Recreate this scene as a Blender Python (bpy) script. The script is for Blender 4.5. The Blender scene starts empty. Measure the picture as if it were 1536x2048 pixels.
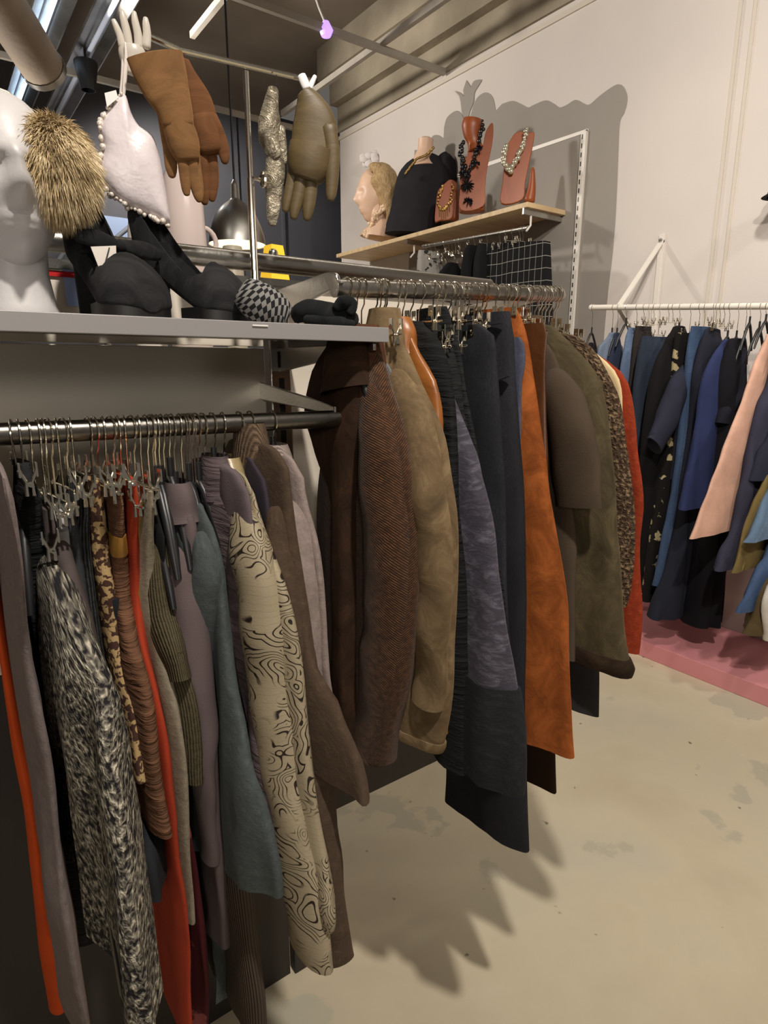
import bpy, bmesh, math, random, zlib
from math import sin, cos, pi, radians, sqrt, exp
from mathutils import Vector, Matrix, noise
SC = bpy.context.scene
COL = SC.collection
# ------------------------------------------------------------------ camera
IW, IH = 1536, 2048
F = 1230.0; HZ = 735.0; HC = 1.45; YAW = radians(36)
TH = math.atan((1024 - HZ) / F)
FH = Vector((sin(YAW), cos(YAW), 0)); RT = Vector((cos(YAW), -sin(YAW), 0))
FW = FH * cos(TH) - Vector((0, 0, sin(TH))); UP = FH * sin(TH) + Vector((0, 0, cos(TH)))
CAM = Vector((0, 0, HC))
cd = bpy.data.cameras.new('camera'); cam = bpy.data.objects.new('camera', cd); COL.objects.link(cam)
cd.sensor_fit = 'HORIZONTAL'; cd.sensor_width = 36; cd.lens = F / IW * 36; cd.clip_start = .01
cam.location = CAM; cam.rotation_euler = (pi / 2 - TH, 0, -YAW)
SC.camera = cam
# ------------------------------------------------------------------ world, lamps, exposure
w = bpy.data.worlds.new('room_air'); SC.world = w; w.use_nodes = True
w.node_tree.nodes['Background'].inputs[0].default_value = (1.0, .93, .84, 1)
w.node_tree.nodes['Background'].inputs[1].default_value = .115
SC.view_settings.view_transform = 'Standard'; SC.view_settings.look = 'None'
SC.view_settings.exposure = 0.0; SC.view_settings.gamma = 1.0; SC.view_settings.use_curve_mapping = False

def lamp(name, loc, aim, power, size=.12, angle=110, blend=.6, col=(1, .92, .83)):
    l = bpy.data.lights.new(name, 'SPOT'); l.energy = power; l.shadow_soft_size = size
    l.spot_size = radians(angle); l.spot_blend = blend; l.color = col
    o = bpy.data.objects.new(name, l); COL.objects.link(o); o.location = loc
    o.rotation_euler = (Vector(aim) - Vector(loc)).to_track_quat('-Z', 'Y').to_euler()
    return o
def area_fill(name, loc, aim, power, sx, sy, col=(1, .9, .78)):
    l = bpy.data.lights.new(name, 'AREA'); l.shape = 'RECTANGLE'; l.size = sx; l.size_y = sy; l.energy = power; l.color = col
    o = bpy.data.objects.new(name, l); COL.objects.link(o); o.location = loc
    o.rotation_euler = (Vector(aim) - Vector(loc)).to_track_quat('-Z', 'Y').to_euler()
lamp('unseen_spotlight', (.25, -.3, 3.3), (1.2, 1.2, .3), 235, .05, 130)
lamp('unseen_spotlight', (-.35, 2.1, 3.3), (1.4, 1.1, .3), 14, .06, 130)
lamp('unseen_spotlight', (1.1, 4.6, 3.4), (3.3, 3.2, 3.0), 135, .08, 110)
lamp('unseen_spotlight', (1.5, .6, 3.4), (3.3, 2.0, 2.3), 150, .08, 104)
lamp('unseen_spotlight', (-.9, -1.6, 1.95), (.45, 1.1, 1.42), 60, .2, 46)  # low fill added to brighten the rack front and back panel
lamp('unseen_spotlight', (2.4, -.6, 3.4), (2.95, 1.3, .3), 90, .1, 76)  # unseen lamp added to light the floor on the right
lamp('unseen_spotlight', (2.0, 5.9, 3.7), (2.6, 7.0, 2.0), 130, .1, 150)  # added to lift the dark back wall
lamp('unseen_spotlight', (.3, 5.0, 2.6), (.8, 4.4, 4.1), 45, .2, 150)  # added uplight that brightens the ceiling
area_fill('unseen_area_fill', (.6, -1.2, 3.4), (.9, 1.2, 1.0), 8, 1.4, .3)  # unseen area fill from the camera side, no real fixture
area_fill('unseen_area_fill', (1.6, 1.6, 3.45), (1.6, 1.6, 0), 5, 1.4, .3)  # unseen overhead area fill, no real fixture

# ------------------------------------------------------------------ measuring helpers (photo pixel -> point on a real plane)
def ray(px, py): return FW * F + RT * (px - 768) - UP * (py - 1024)
def hit(px, py, ax, v):
    d = ray(px, py); t = (v - CAM[ax]) / d[ax]; return CAM + d * t
def depth(p): return (Vector(p) - CAM).dot(FW)

# ------------------------------------------------------------------ object helpers
def s2l(c): return c / 12.92 if c <= .04045 else ((c + .055) / 1.055) ** 2.4
def rgb(r, g, b): return (s2l(r / 255), s2l(g / 255), s2l(b / 255), 1)
def tag(o, label=None, cat=None, group=None, kind=None):
    if label: o['label'] = label
    if cat: o['category'] = cat
    if group: o['group'] = group
    if kind: o['kind'] = kind
    return o
def empty(name, loc=(0, 0, 0), rz=0, label=None, cat=None, group=None, parent=None):
    o = bpy.data.objects.new(name, None); COL.objects.link(o); o.location = loc; o.rotation_euler = (0, 0, rz)
    o.empty_display_size = .05; o.parent = parent
    return tag(o, label, cat, group)
def copy_tree(o, parent=None):
    c = o.copy(); COL.objects.link(c); c.parent = parent
    for ch in [x for x in o.children]: copy_tree(ch, c)
    return c
class MB:
    def __init__(s): s.v = []; s.f = []; s.uv = []; s.smooth = True
    def add(s, vs, fs, uvs=None):
        n = len(s.v); s.v += [tuple(v) for v in vs]
        for f in fs: s.f.append(tuple(i + n for i in f))
        s.uv += uvs if uvs else [(v[0] + v[1], v[2]) for v in vs]
        return s
    def box(s, a, b):
        x0, y0, z0 = a; x1, y1, z1 = b
        v = [(x0, y0, z0), (x1, y0, z0), (x1, y1, z0), (x0, y1, z0), (x0, y0, z1), (x1, y0, z1), (x1, y1, z1), (x0, y1, z1)]
        return s.add(v, [(0, 3, 2, 1), (4, 5, 6, 7), (0, 1, 5, 4), (1, 2, 6, 5), (2, 3, 7, 6), (3, 0, 4, 7)])
    def obox(s, c, ax, ay, az, hx, hy, hz):
        c = Vector(c); v = []
        for k in (-1, 1):
            for i, j in ((-1, -1), (1, -1), (1, 1), (-1, 1)): v.append(c + ax * hx * i + ay * hy * j + az * hz * k)
        return s.add(v, [(0, 3, 2, 1), (4, 5, 6, 7), (0, 1, 5, 4), (1, 2, 6, 5), (2, 3, 7, 6), (3, 0, 4, 7)])
    def loft(s, rings, cap=True, uvs=None, loop=True):
        n = len(rings[0]); vs = [p for r in rings for p in r]; fs = []
        for i in range(len(rings) - 1):
            for j in range(n if loop else n - 1):
                k = (j + 1) % n
                fs.append((i * n + j, i * n + k, (i + 1) * n + k, (i + 1) * n + j))
        if cap:
            fs.append(tuple(range(n - 1, -1, -1))); fs.append(tuple((len(rings) - 1) * n + j for j in range(n)))
        return s.add(vs, fs, uvs)
    def tube(s, pts, r, seg=8, cap=True, flat=None):
        pts = [Vector(p) for p in pts]; rings = []
        rs = r if isinstance(r, (list, tuple)) else [r] * len(pts)
        ref = None
        for i, p in enumerate(pts):
            t = (pts[min(i + 1, len(pts) - 1)] - pts[max(i - 1, 0)]).normalized()
            if ref is None:
                ref = Vector((0, 0, 1)) if abs(t.z) < .9 else Vector((1, 0, 0))
            n = (ref - t * ref.dot(t)).normalized(); b = t.cross(n); ref = n
            rings.append([p + (n * cos(a) + b * sin(a)) * rs[i] for a in [2 * pi * j / seg for j in range(seg)]])
        L = 0; uvs = []
        for i in range(len(pts)):
            if i: L += (pts[i] - pts[i - 1]).length
            uvs += [(j / seg * 2 * pi * rs[i], L) for j in range(seg)]
        return s.loft(rings, cap, uvs)
    def lathe(s, prof, seg=24, c=(0, 0, 0), cap=False):
        rings = [[(c[0] + r * cos(2 * pi * j / seg), c[1] + r * sin(2 * pi * j / seg), c[2] + z) for j in range(seg)] for r, z in prof]
        return s.loft(rings, cap)
    def ball(s, c, r, seg=10, rings=6, sx=1, sy=1, sz=1):
        vs = []; fs = []
        for i in range(rings + 1):
            p = pi * i / rings
            for j in range(seg):
                a = 2 * pi * j / seg; vs.append((c[0] + r * sx * sin(p) * cos(a), c[1] + r * sy * sin(p) * sin(a), c[2] + r * sz * cos(p)))
        for i in range(rings):
            for j in range(seg):
                k = (j + 1) % seg; fs.append((i * seg + j, (i + 1) * seg + j, (i + 1) * seg + k, i * seg + k))
        return s.add(vs, fs)
    def prism(s, poly, o, ux, uy, n, t):
        """polygon in plane (o; ux, uy) extruded by t along n"""
        o = Vector(o); m = len(poly)
        a = [o + ux * p[0] + uy * p[1] for p in poly]; b = [p + n * t for p in a]
        fs = [tuple(range(m)), tuple(range(2 * m - 1, m - 1, -1))] + [(i, i + m, (i + 1) % m + m, (i + 1) % m) for i in range(m)]
        return s.add(a + b, fs)
    def build(s, name, mat, parent=None, smooth=True, bevel=0, loc=None):
        me = bpy.data.meshes.new(name); me.from_pydata(s.v, [], s.f)
        if smooth:
            me.polygons.foreach_set('use_smooth', [True] * len(me.polygons))
        ul = me.uv_layers.new(name='UVMap')
        li = [0] * len(me.loops); me.loops.foreach_get('vertex_index', li)
        flat = []
        for i in li: flat += s.uv[i]
        ul.data.foreach_set('uv', flat)
        bm = bmesh.new(); bm.from_mesh(me)
        bmesh.ops.recalc_face_normals(bm, faces=bm.faces)
        if smooth:
            for e in bm.edges:
                if len(e.link_faces) == 2 and e.calc_face_angle(0) > 1.0: e.smooth = False
        bm.to_mesh(me); bm.free()
        me.materials.append(mat)
        o = bpy.data.objects.new(name, me); COL.objects.link(o); o.parent = parent
        if loc: o.location = loc
        if bevel:
            b = o.modifiers.new('bevel', 'BEVEL'); b.width = bevel; b.segments = 2; b.limit_method = 'ANGLE'
        return o
def recenter(o):
    """move a one-mesh thing's origin to its own base"""
    me = o.data; co = [v.co for v in me.vertices]
    c = Vector(((min(p.x for p in co) + max(p.x for p in co)) / 2, (min(p.y for p in co) + max(p.y for p in co)) / 2, min(p.z for p in co)))
    me.transform(Matrix.Translation(-c)); o.location = c
    return o

# ------------------------------------------------------------------ materials
def newmat(name):
    m = bpy.data.materials.new(name); m.use_nodes = True; nt = m.node_tree
    return m, nt, nt.nodes['Principled BSDF']
def simple(name, col, rough=.5, metal=0, **k):
    m, nt, b = newmat(name); b.inputs['Base Color'].default_value = col; b.inputs['Roughness'].default_value = rough
    b.inputs['Metallic'].default_value = metal
    for kk, v in k.items(): b.inputs[kk.replace('_', ' ')].default_value = v
    return m
def N(nt, t, **k):
    n = nt.nodes.new(t)
    for a, v in k.items():
        if a.startswith('i_'): n.inputs[a[2:].replace('_', ' ')].default_value = v
        else: setattr(n, a, v)
    return n
def ramp(nt, src, stops):
    r = nt.nodes.new('ShaderNodeValToRGB'); e = r.color_ramp.elements
    while len(e) < len(stops): e.new(.5)
    for i, (p, c) in enumerate(stops): e[i].position = p; e[i].color = c
    nt.links.new(src, r.inputs[0]); return r
def mul(c, k): return (c[0] * k, c[1] * k, c[2] * k, 1)
def surface(name, c1, c2, scale=3, rough=.6, bump=.1, bscale=60, metal=0, coords='Object', detail=4, stretch=(1, 1, 1), lo=.35, hi=.65):
    m, nt, b = newmat(name); L = nt.links.new
    tc = N(nt, 'ShaderNodeTexCoord'); mp = N(nt, 'ShaderNodeMapping'); mp.inputs['Scale'].default_value = stretch
    L(tc.outputs[coords], mp.inputs[0])
    n = N(nt, 'ShaderNodeTexNoise', i_Scale=scale, i_Detail=detail); L(mp.outputs[0], n.inputs['Vector'])
    r = ramp(nt, n.outputs[0], [(lo, c1), (hi, c2)]); L(r.outputs[0], b.inputs['Base Color'])
    n2 = N(nt, 'ShaderNodeTexNoise', i_Scale=bscale, i_Detail=3); L(mp.outputs[0], n2.inputs['Vector'])
    bp = N(nt, 'ShaderNodeBump', i_Strength=bump, i_Distance=.01); L(n2.outputs[0], bp.inputs['Height']); L(bp.outputs[0], b.inputs['Normal'])
    b.inputs['Roughness'].default_value = rough; b.inputs['Metallic'].default_value = metal
    return m
FM = {}
def fab(kind, c1, c2=None, rough=.9, seed=0):
    """procedural cloth; UVs are in metres (u around, v down)"""
    key = (kind, c1, c2)
    if key in FM: return FM[key]
    m, nt, b = newmat('cloth_%s_%d' % (kind, len(FM))); L = nt.links.new; FM[key] = m
    a = rgb(*c1); c = rgb(*c2) if c2 else mul(a, .6)
    tc = N(nt, 'ShaderNodeTexCoord'); uv = tc.outputs['UV']; ob = tc.outputs['Object']
    b.inputs['Roughness'].default_value = rough
    soft = N(nt, 'ShaderNodeTexNoise', i_Scale=9, i_Detail=5, i_Roughness=.65); L(ob, soft.inputs['Vector'])
    fine = N(nt, 'ShaderNodeTexNoise', i_Scale=450, i_Detail=2); L(uv, fine.inputs['Vector'])
    bp = N(nt, 'ShaderNodeBump', i_Strength=.25, i_Distance=.0012)
    col = None; h = fine.outputs[0]
    def noise_uv(scale, st=(1, 1, 1), detail=3, rough=.5, dist=0, rot=0):
        mp = N(nt, 'ShaderNodeMapping'); mp.inputs['Scale'].default_value = st; mp.inputs['Rotation'].default_value = (0, 0, rot); L(uv, mp.inputs[0])
        n = N(nt, 'ShaderNodeTexNoise', i_Scale=scale, i_Detail=detail, i_Roughness=rough, i_Distortion=dist); L(mp.outputs[0], n.inputs['Vector']); return n
    if kind in ('plain', 'sheer'):
        col = ramp(nt, soft.outputs[0], [(.3, mul(a, .82)), (.7, mul(a, 1.12))]).outputs[0]
        if c2: n = noise_uv(230, (1, 3, 1)); r = ramp(nt, n.outputs[0], [(.45, a), (.62, c)]); col = r.outputs[0]
    elif kind == 'wool':
        n = noise_uv(70, (1, 1, 1), 6, .75); r = ramp(nt, n.outputs[0], [(.32, mul(a, .72)), (.55, a), (.72, c if c2 else mul(a, 1.35))]); col = r.outputs[0]
        bp.inputs['Distance'].default_value = .003; bp.inputs['Strength'].default_value = .6; h = n.outputs[0]
        b.inputs['Sheen Weight'].default_value = .25; b.inputs['Sheen Tint'].default_value = mul(a, 2.)
    elif kind == 'mohair':
        n = noise_uv(26, (1, 2.6, 1), 8, .72, 1.2); r = ramp(nt, n.outputs[0], [(.3, mul(a, .6)), (.5, a), (.68, c if c2 else mul(a, 1.6))]); col = r.outputs[0]
        bp.inputs['Distance'].default_value = .004; bp.inputs['Strength'].default_value = .5; h = n.outputs[0]
        b.inputs['Sheen Weight'].default_value = .6; b.inputs['Sheen Tint'].default_value = mul(a, 2.5)
    elif kind == 'tweed':
        n = noise_uv(120, (1, 1, 1), 3, .6, .3, .7); wv = N(nt, 'ShaderNodeTexWave', i_Scale=150, i_Distortion=1.5); wv.bands_direction = 'DIAGONAL'; L(uv, wv.inputs['Vector'])
        mx = N(nt, 'ShaderNodeMath', operation='MULTIPLY'); L(n.outputs[0], mx.inputs[0]); L(wv.outputs[1], mx.inputs[1])
        r = ramp(nt, mx.outputs[0], [(.0, mul(a, .7)), (.34, a), (.56, c)]); col = r.outputs[0]; h = mx.outputs[0]
        bp.inputs['Distance'].default_value = .003; bp.inputs['Strength'].default_value = .6
    elif kind == 'boucle':
        n = noise_uv(150, (1.0, 1.0, 1), 2, .55, .35, .35); sh = noise_uv(14, (1, 1, 1), 2)
        ad = N(nt, 'ShaderNodeMath', operation='MULTIPLY_ADD'); ad.inputs[1].default_value = .3; L(sh.outputs[0], ad.inputs[0]); L(n.outputs[0], ad.inputs[2])
        r = ramp(nt, ad.outputs[0], [(.54, a), (.68, mul(c, .32)), (.82, c)]); col = r.outputs[0]; h = n.outputs[0]
        bp.inputs['Distance'].default_value = .008; bp.inputs['Strength'].default_value = .9
    elif kind == 'knit':
        wv = N(nt, 'ShaderNodeTexWave', i_Scale=75, i_Distortion=1.2, i_Detail=2); L(uv, wv.inputs['Vector'])
        n = noise_uv(110, (1, 1, 1), 4, .7); mx = N(nt, 'ShaderNodeMath', operation='MULTIPLY_ADD'); mx.inputs[1].default_value = .6; L(wv.outputs[1], mx.inputs[0]); L(n.outputs[0], mx.inputs[2])
        r = ramp(nt, mx.outputs[0], [(.35, mul(a, .6)), (.75, a), (1., c if c2 else mul(a, 1.4))]); col = r.outputs[0]; h = mx.outputs[0]
        bp.inputs['Distance'].default_value = .003; bp.inputs['Strength'].default_value = .7
    elif kind == 'cord':
        wv = N(nt, 'ShaderNodeTexWave', i_Scale=60, i_Distortion=.3); L(uv, wv.inputs['Vector'])
        r = ramp(nt, wv.outputs[1], [(.1, mul(a, .6)), (.6, a)]); col = r.outputs[0]; h = wv.outputs[1]
        bp.inputs['Distance'].default_value = .003; bp.inputs['Strength'].default_value = .7
    elif kind == 'denim':
        n = noise_uv(320, (1, .35, 1), 3, .7); big = noise_uv(7, (1, .45, 1), 4, .6)
        ad = N(nt, 'ShaderNodeMath', operation='MULTIPLY_ADD'); ad.inputs[1].default_value = .45; L(n.outputs[0], ad.inputs[0]); L(big.outputs[0], ad.inputs[2])
        r = ramp(nt, ad.outputs[0], [(.5, mul(a, .6)), (.75, a), (.98, c if c2 else mul(a, 1.9))]); col = r.outputs[0]
    elif kind in ('suede', 'fur'):
        n = noise_uv(15, (1.4, 1, 1), 7, .68, .8); r = ramp(nt, n.outputs[0], [(.3, mul(a, .55)), (.5, a), (.72, c if c2 else mul(a, 1.5))]); col = r.outputs[0]
        h = n.outputs[0]; bp.inputs['Distance'].default_value = .006; bp.inputs['Strength'].default_value = .35
        b.inputs['Sheen Weight'].default_value = .5; b.inputs['Sheen Tint'].default_value = mul(a, 2.2)
    elif kind == 'leather':
        n = noise_uv(26, (1, 1, 1), 5, .6, .6); col = ramp(nt, n.outputs[0], [(.3, mul(a, .7)), (.7, mul(a, 1.15))]).outputs[0]; h = n.outputs[0]
        b.inputs['Roughness'].default_value = .38; bp.inputs['Distance'].default_value = .004
    elif kind == 'crinkle':
        n = noise_uv(34, (.35, 2.6, 1), 4, .6, .6); col = ramp(nt, n.outputs[0], [(.3, mul(a, .6)), (.55, a), (.72, mul(a, 1.4))]).outputs[0]; h = n.outputs[0]
        bp.inputs['Distance'].default_value = .012; bp.inputs['Strength'].default_value = .8
    elif kind == 'leopard':
        n = noise_uv(105, (1.0, .9, 1), 2, .5, .3); col = ramp(nt, n.outputs[0], [(.49, a), (.53, c)]).outputs[0]
    elif kind == 'paisley':
        vo = N(nt, 'ShaderNodeTexVoronoi', i_Scale=24); dn = noise_uv(18, (1, 1, 1), 1, .5)
        mixv = N(nt, 'ShaderNodeMix', data_type='RGBA'); mixv.inputs[0].default_value = .09; L(uv, mixv.inputs[6]); L(dn.outputs[1], mixv.inputs[7]); L(mixv.outputs[2], vo.inputs['Vector'])
        s1 = N(nt, 'ShaderNodeMath', operation='MULTIPLY'); s1.inputs[1].default_value = 46; L(vo.outputs['Distance'], s1.inputs[0])
        s2 = N(nt, 'ShaderNodeMath', operation='SINE'); L(s1.outputs[0], s2.inputs[0])
        ln = ramp(nt, s2.outputs[0], [(.62, (0, 0, 0, 1)), (.85, (1, 1, 1, 1))])
        zone = noise_uv(9, (1.2, .8, 1), 3, .6); zr = ramp(nt, zone.outputs[0], [(.44, (0, 0, 0, 1)), (.48, (1, 1, 1, 1))])
        mm = N(nt, 'ShaderNodeMath', operation='MULTIPLY'); L(ln.outputs[0], mm.inputs[0]); L(zr.outputs[0], mm.inputs[1])
        # thin sketch lines elsewhere
        wv = N(nt, 'ShaderNodeTexWave', i_Scale=34, i_Distortion=9, i_Detail=3); wv.bands_direction = 'Y'; wv.inputs['Detail Scale'].default_value = .6; L(uv, wv.inputs['Vector'])
        wr = ramp(nt, wv.outputs[1], [(.985, (0, 0, 0, 1)), (1., (.25, .25, .25, 1))])
        mx = N(nt, 'ShaderNodeMath', operation='MAXIMUM'); L(mm.outputs[0], mx.inputs[0]); L(wr.outputs[0], mx.inputs[1])
        mc = N(nt, 'ShaderNodeMix', data_type='RGBA'); L(mx.outputs[0], mc.inputs[0]); mc.inputs[6].default_value = a; mc.inputs[7].default_value = c; col = mc.outputs[2]
        b.inputs['Roughness'].default_value = .55
    elif kind == 'floral':
        vo = N(nt, 'ShaderNodeTexVoronoi', i_Scale=17, i_Randomness=1.); dn = noise_uv(40, (1, 1, 1), 3)
        mixv = N(nt, 'ShaderNodeMix', data_type='RGBA'); mixv.inputs[0].default_value = .06; L(uv, mixv.inputs[6]); L(dn.outputs[1], mixv.inputs[7]); L(mixv.outputs[2], vo.inputs['Vector'])
        col = ramp(nt, vo.outputs['Distance'], [(.25, c), (.32, a)]).outputs[0]
    elif kind == 'plaid':
        w1 = N(nt, 'ShaderNodeTexWave', i_Scale=7, i_Distortion=.2); w1.bands_direction = 'X'; L(uv, w1.inputs['Vector'])
        w2 = N(nt, 'ShaderNodeTexWave', i_Scale=4.6, i_Distortion=.8); w2.bands_direction = 'Y'; L(uv, w2.inputs['Vector'])
        mx = N(nt, 'ShaderNodeMath', operation='MAXIMUM'); L(w1.outputs[1], mx.inputs[0]); L(w2.outputs[1], mx.inputs[1])
        col = ramp(nt, mx.outputs[0], [(.990, a), (.9985, c)]).outputs[0]
    elif kind == 'check':
        ck = N(nt, 'ShaderNodeTexChecker', i_Scale=330); mp = N(nt, 'ShaderNodeMapping'); mp.inputs['Rotation'].default_value = (0, 0, .6); mp.inputs['Scale'].default_value = (1, .55, 1); L(uv, mp.inputs[0]); L(mp.outputs[0], ck.inputs['Vector'])
        ck.inputs[1].default_value = a; ck.inputs[2].default_value = c; col = ck.outputs[0]
    elif kind == 'satin':
        col = ramp(nt, soft.outputs[0], [(.3, mul(a, .9)), (.7, mul(a, 1.05))]).outputs[0]; b.inputs['Roughness'].default_value = .35; h = soft.outputs[0]; bp.inputs['Distance'].default_value = .012; bp.inputs['Strength'].default_value = .4
    elif kind == 'metalcloth':
        n = noise_uv(60, (1.5, .6, 1), 5, .7, .8); col = ramp(nt, n.outputs[0], [(.3, mul(a, .4)), (.55, a), (.75, c)]).outputs[0]; h = n.outputs[0]
        b.inputs['Metallic'].default_value = .45; b.inputs['Roughness'].default_value = .35; bp.inputs['Distance'].default_value = .012; bp.inputs['Strength'].default_value = 1.
    L(col, b.inputs['Base Color']); L(h, bp.inputs['Height']); L(bp.outputs[0], b.inputs['Normal'])
    if kind not in ('satin', 'metalcloth', 'leather'): b.inputs['Specular IOR Level'].default_value = .2
    return m
CHROME = simple('chrome_wire', (.86, .81, .70, 1), .15, 1)
STEEL = surface('brushed_steel', (.42, .40, .37, 1), (.55, .53, .49, 1), 6, .3, .05, 200, 1)
DSTEEL = surface('dark_nickel', (.20, .185, .165, 1), (.28, .26, .235, 1), 5, .3, .04, 150, 1)
BLKPL = simple('black_plastic', (.012, .012, .013, 1), .4)
WHITEP = simple('white_powder_coat', rgb(222, 216, 206), .4)
GREYP = simple('grey_powder_coat', rgb(142, 139, 138), .4)
BLKS = fab('suede', (26, 26, 27), (48, 48, 48))

# ================================================================== SETTING
def struct(name, mb, mat, parent=None, smooth=False, bevel=0):
    o = mb.build(name, mat, parent, smooth, bevel)
    if parent is None: o['kind'] = 'structure'
    return o
# floor : screed with worn patches
m, nt, b = newmat('screed_floor'); L = nt.links.new
tc = N(nt, 'ShaderNodeTexCoord'); ob = tc.outputs['Object']
n1 = N(nt, 'ShaderNodeTexNoise', i_Scale=1.6, i_Detail=5, i_Roughness=.6, i_Distortion=.3); L(ob, n1.inputs['Vector'])
r1 = ramp(nt, n1.outputs[0], [(.3, rgb(200, 187, 160)), (.5, rgb(210, 199, 172)), (.7, rgb(200, 193, 172))])
n2 = N(nt, 'ShaderNodeTexNoise', i_Scale=3.1, i_Detail=5, i_Roughness=.5, i_Distortion=.15); L(ob, n2.inputs['Vector'])
r2 = ramp(nt, n2.outputs[0], [(.62, (0, 0, 0, 1)), (.64, (1, 1, 1, 1))])
mc = N(nt, 'ShaderNodeMix', data_type='RGBA'); L(r2.outputs[0], mc.inputs[0]); L(r1.outputs[0], mc.inputs[6]); mc.inputs[7].default_value = rgb(190, 184, 162)
n3 = N(nt, 'ShaderNodeTexNoise', i_Scale=17, i_Detail=2); L(ob, n3.inputs['Vector'])
r3 = ramp(nt, n3.outputs[0], [(.73, (0, 0, 0, 1)), (.76, (1, 1, 1, 1))])
mc2 = N(nt, 'ShaderNodeMix', data_type='RGBA'); L(r3.outputs[0], mc2.inputs[0]); L(mc.outputs[2], mc2.inputs[6]); mc2.inputs[7].default_value = rgb(130, 120, 100)
L(mc2.outputs[2], b.inputs['Base Color']); b.inputs['Roughness'].default_value = .55
bp = N(nt, 'ShaderNodeBump', i_Strength=.15, i_Distance=.01); L(n2.outputs[0], bp.inputs['Height']); L(bp.outputs[0], b.inputs['Normal'])
struct('floor', MB().box((-3, -2.5, -.1), (3.5, 7.2, 0)), m)
WALL = surface('painted_wall', rgb(206, 198, 192), rgb(214, 206, 198), 1.2, .7, .06, 90)
XW = 3.3
YC = 5.22      # far end of the white wall
YG = 1.68
struct('wall_right', MB().box((XW, -2.5, 0), (XW + .12, YG - .03, 3.5)).box((XW, YG + .03, 0), (XW + .12, YC, 3.5)).box((XW + .004, YG - .03, 0), (XW + .12, YG + .03, 3.5)), WALL)
TR = simple('wall_trim_paint', rgb(205, 196, 182), .6)
struct('trim_1', MB().box((XW - .012, -2.5, 3.44), (XW, YC, 3.47)), TR)
for i, yy in enumerate((YG - .034, YG + .034)):
    struct('trim_%d' % (i + 2), MB().box((XW - .006, yy - .008, .1), (XW, yy + .008, 3.44)), TR)
CONC = surface('raw_concrete', rgb(140, 130, 112), rgb(168, 158, 138), 2.2, .85, .5, 18, detail=8)
struct('wall_upper', MB().box((XW - .02, -2.5, 3.5), (XW + .2, YC, 4.2)), CONC)
bm_ = MB().box((XW - .22, -2.5, 3.86), (XW - .02, YC, 4.1)).box((XW - .10, -2.5, 3.70), (XW - .02, YC, 3.86))
struct('trim_4', bm_, CONC)
struct('ceiling', MB().box((-3, -2.5, 4.1), (3.5, 7.2, 4.2)), surface('dark_ceiling', rgb(120, 110, 98), rgb(140, 129, 114), 1.2, .9, .2, 8))
DGW = surface('dark_grey_wall', rgb(76, 77, 84), rgb(84, 85, 92), 1.5, .75, .05, 60)
struct('wall_back', MB().box((-3, 7.0, 0), (XW + 1.3, 7.12, 4.2)), DGW)
struct('wall_back_side', MB().box((XW + 1.2, YC, 0), (XW + 1.3, 7.0, 4.2)).box((XW + .1, YC, 0), (XW + 1.3, YC + .05, 4.2)), DGW)
for k, xx in enumerate((3.05, 3.6)):
    struct('trim_%d' % (5 + k), MB().box((xx, 6.96, 0), (xx + .03, 7.0, 4.1)), DGW)
struct('wall_left', MB().box((-3.1, -2.5, 0), (-3, 7.2, 4.2)), surface('left_wall_paint', rgb(150, 142, 134), rgb(160, 152, 142), 1.5, .8, .05, 60))
# pink platform
PK = surface('pink_paint', rgb(214, 140, 146), rgb(222, 150, 154), 2, .5, .08, 40)
struct('trim_7', MB().box((2.79, -1.6, 0), (XW - .001, 4.4, .085)), PK, bevel=.003)['label'] = 'low pink painted platform along the white wall'

# grey mural silhouette on the wall (thin painted panel)
GM = surface('grey_mural_paint', rgb(144, 138, 130), rgb(150, 144, 136), 1.5, .7, .03, 80)
def wallpoly(px, x=XW - .0005, t=.004):
    pts = [hit(a, c, 0, XW) for a, c in px]
    return [(p.y, p.z) for p in pts]
def smooth_poly(p, n=6, closed=True):
    out = []; m = len(p)
    for i in range(m if closed else m - 1):
        p0, p1, p2, p3 = p[(i - 1) % m], p[i], p[(i + 1) % m], p[(i + 2) % m]
        if not closed: p0 = p[max(i - 1, 0)]; p3 = p[min(i + 2, m - 1)]
        for k in range(n):
            t = k / n
            out.append(tuple(.5 * ((2 * p1[j]) + (-p0[j] + p2[j]) * t + (2 * p0[j] - 5 * p1[j] + 4 * p2[j] - p3[j]) * t * t + (-p0[j] + 3 * p1[j] - 3 * p2[j] + p3[j]) * t ** 3) for j in range(len(p1))))
    if not closed: out.append(tuple(p[-1]))
    return out
top = smooth_poly([(862, 300), (864, 275), (876, 270), (888, 277)], 5, False) + \
    smooth_poly([(889, 255), (895, 235), (912, 222), (922, 226), (929, 238), (938, 244)], 5, False) + \
    smooth_poly([(946, 216), (955, 196), (972, 185), (986, 195), (992, 222)], 5, False) + \
    smooth_poly([(1005, 208), (1026, 202), (1042, 208), (1057, 215), (1068, 210), (1092, 201), (1107, 207), (1120, 215), (1134, 210), (1152, 200), (1168, 207), (1180, 209), (1200, 192), (1225, 174), (1240, 169), (1251, 180), (1255, 200), (1249, 225), (1240, 245), (1237, 300), (1234, 380), (1228, 480), (1215, 600), (1208, 680)], 5, False)
outline = top + [(1190, 900), (800, 900), (830, 300)]
mural = empty('wall_mural', (XW, 2.4, 0), 0, 'grey painted cabinet silhouette with scalloped top on the white wall', 'mural')
def world_child(mb, name, mat, par, smooth=False, bevel=0):
    mb.v = [tuple(Vector(v) - par.location) for v in mb.v]
    return mb.build(name, mat, par, smooth, bevel)
world_child(MB().prism(wallpoly(outline), (XW, 0, 0), Vector((0, 1, 0)), Vector((0, 0, 1)), Vector((-1, 0, 0)), .004), 'painted_panel', GM, mural)
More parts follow.
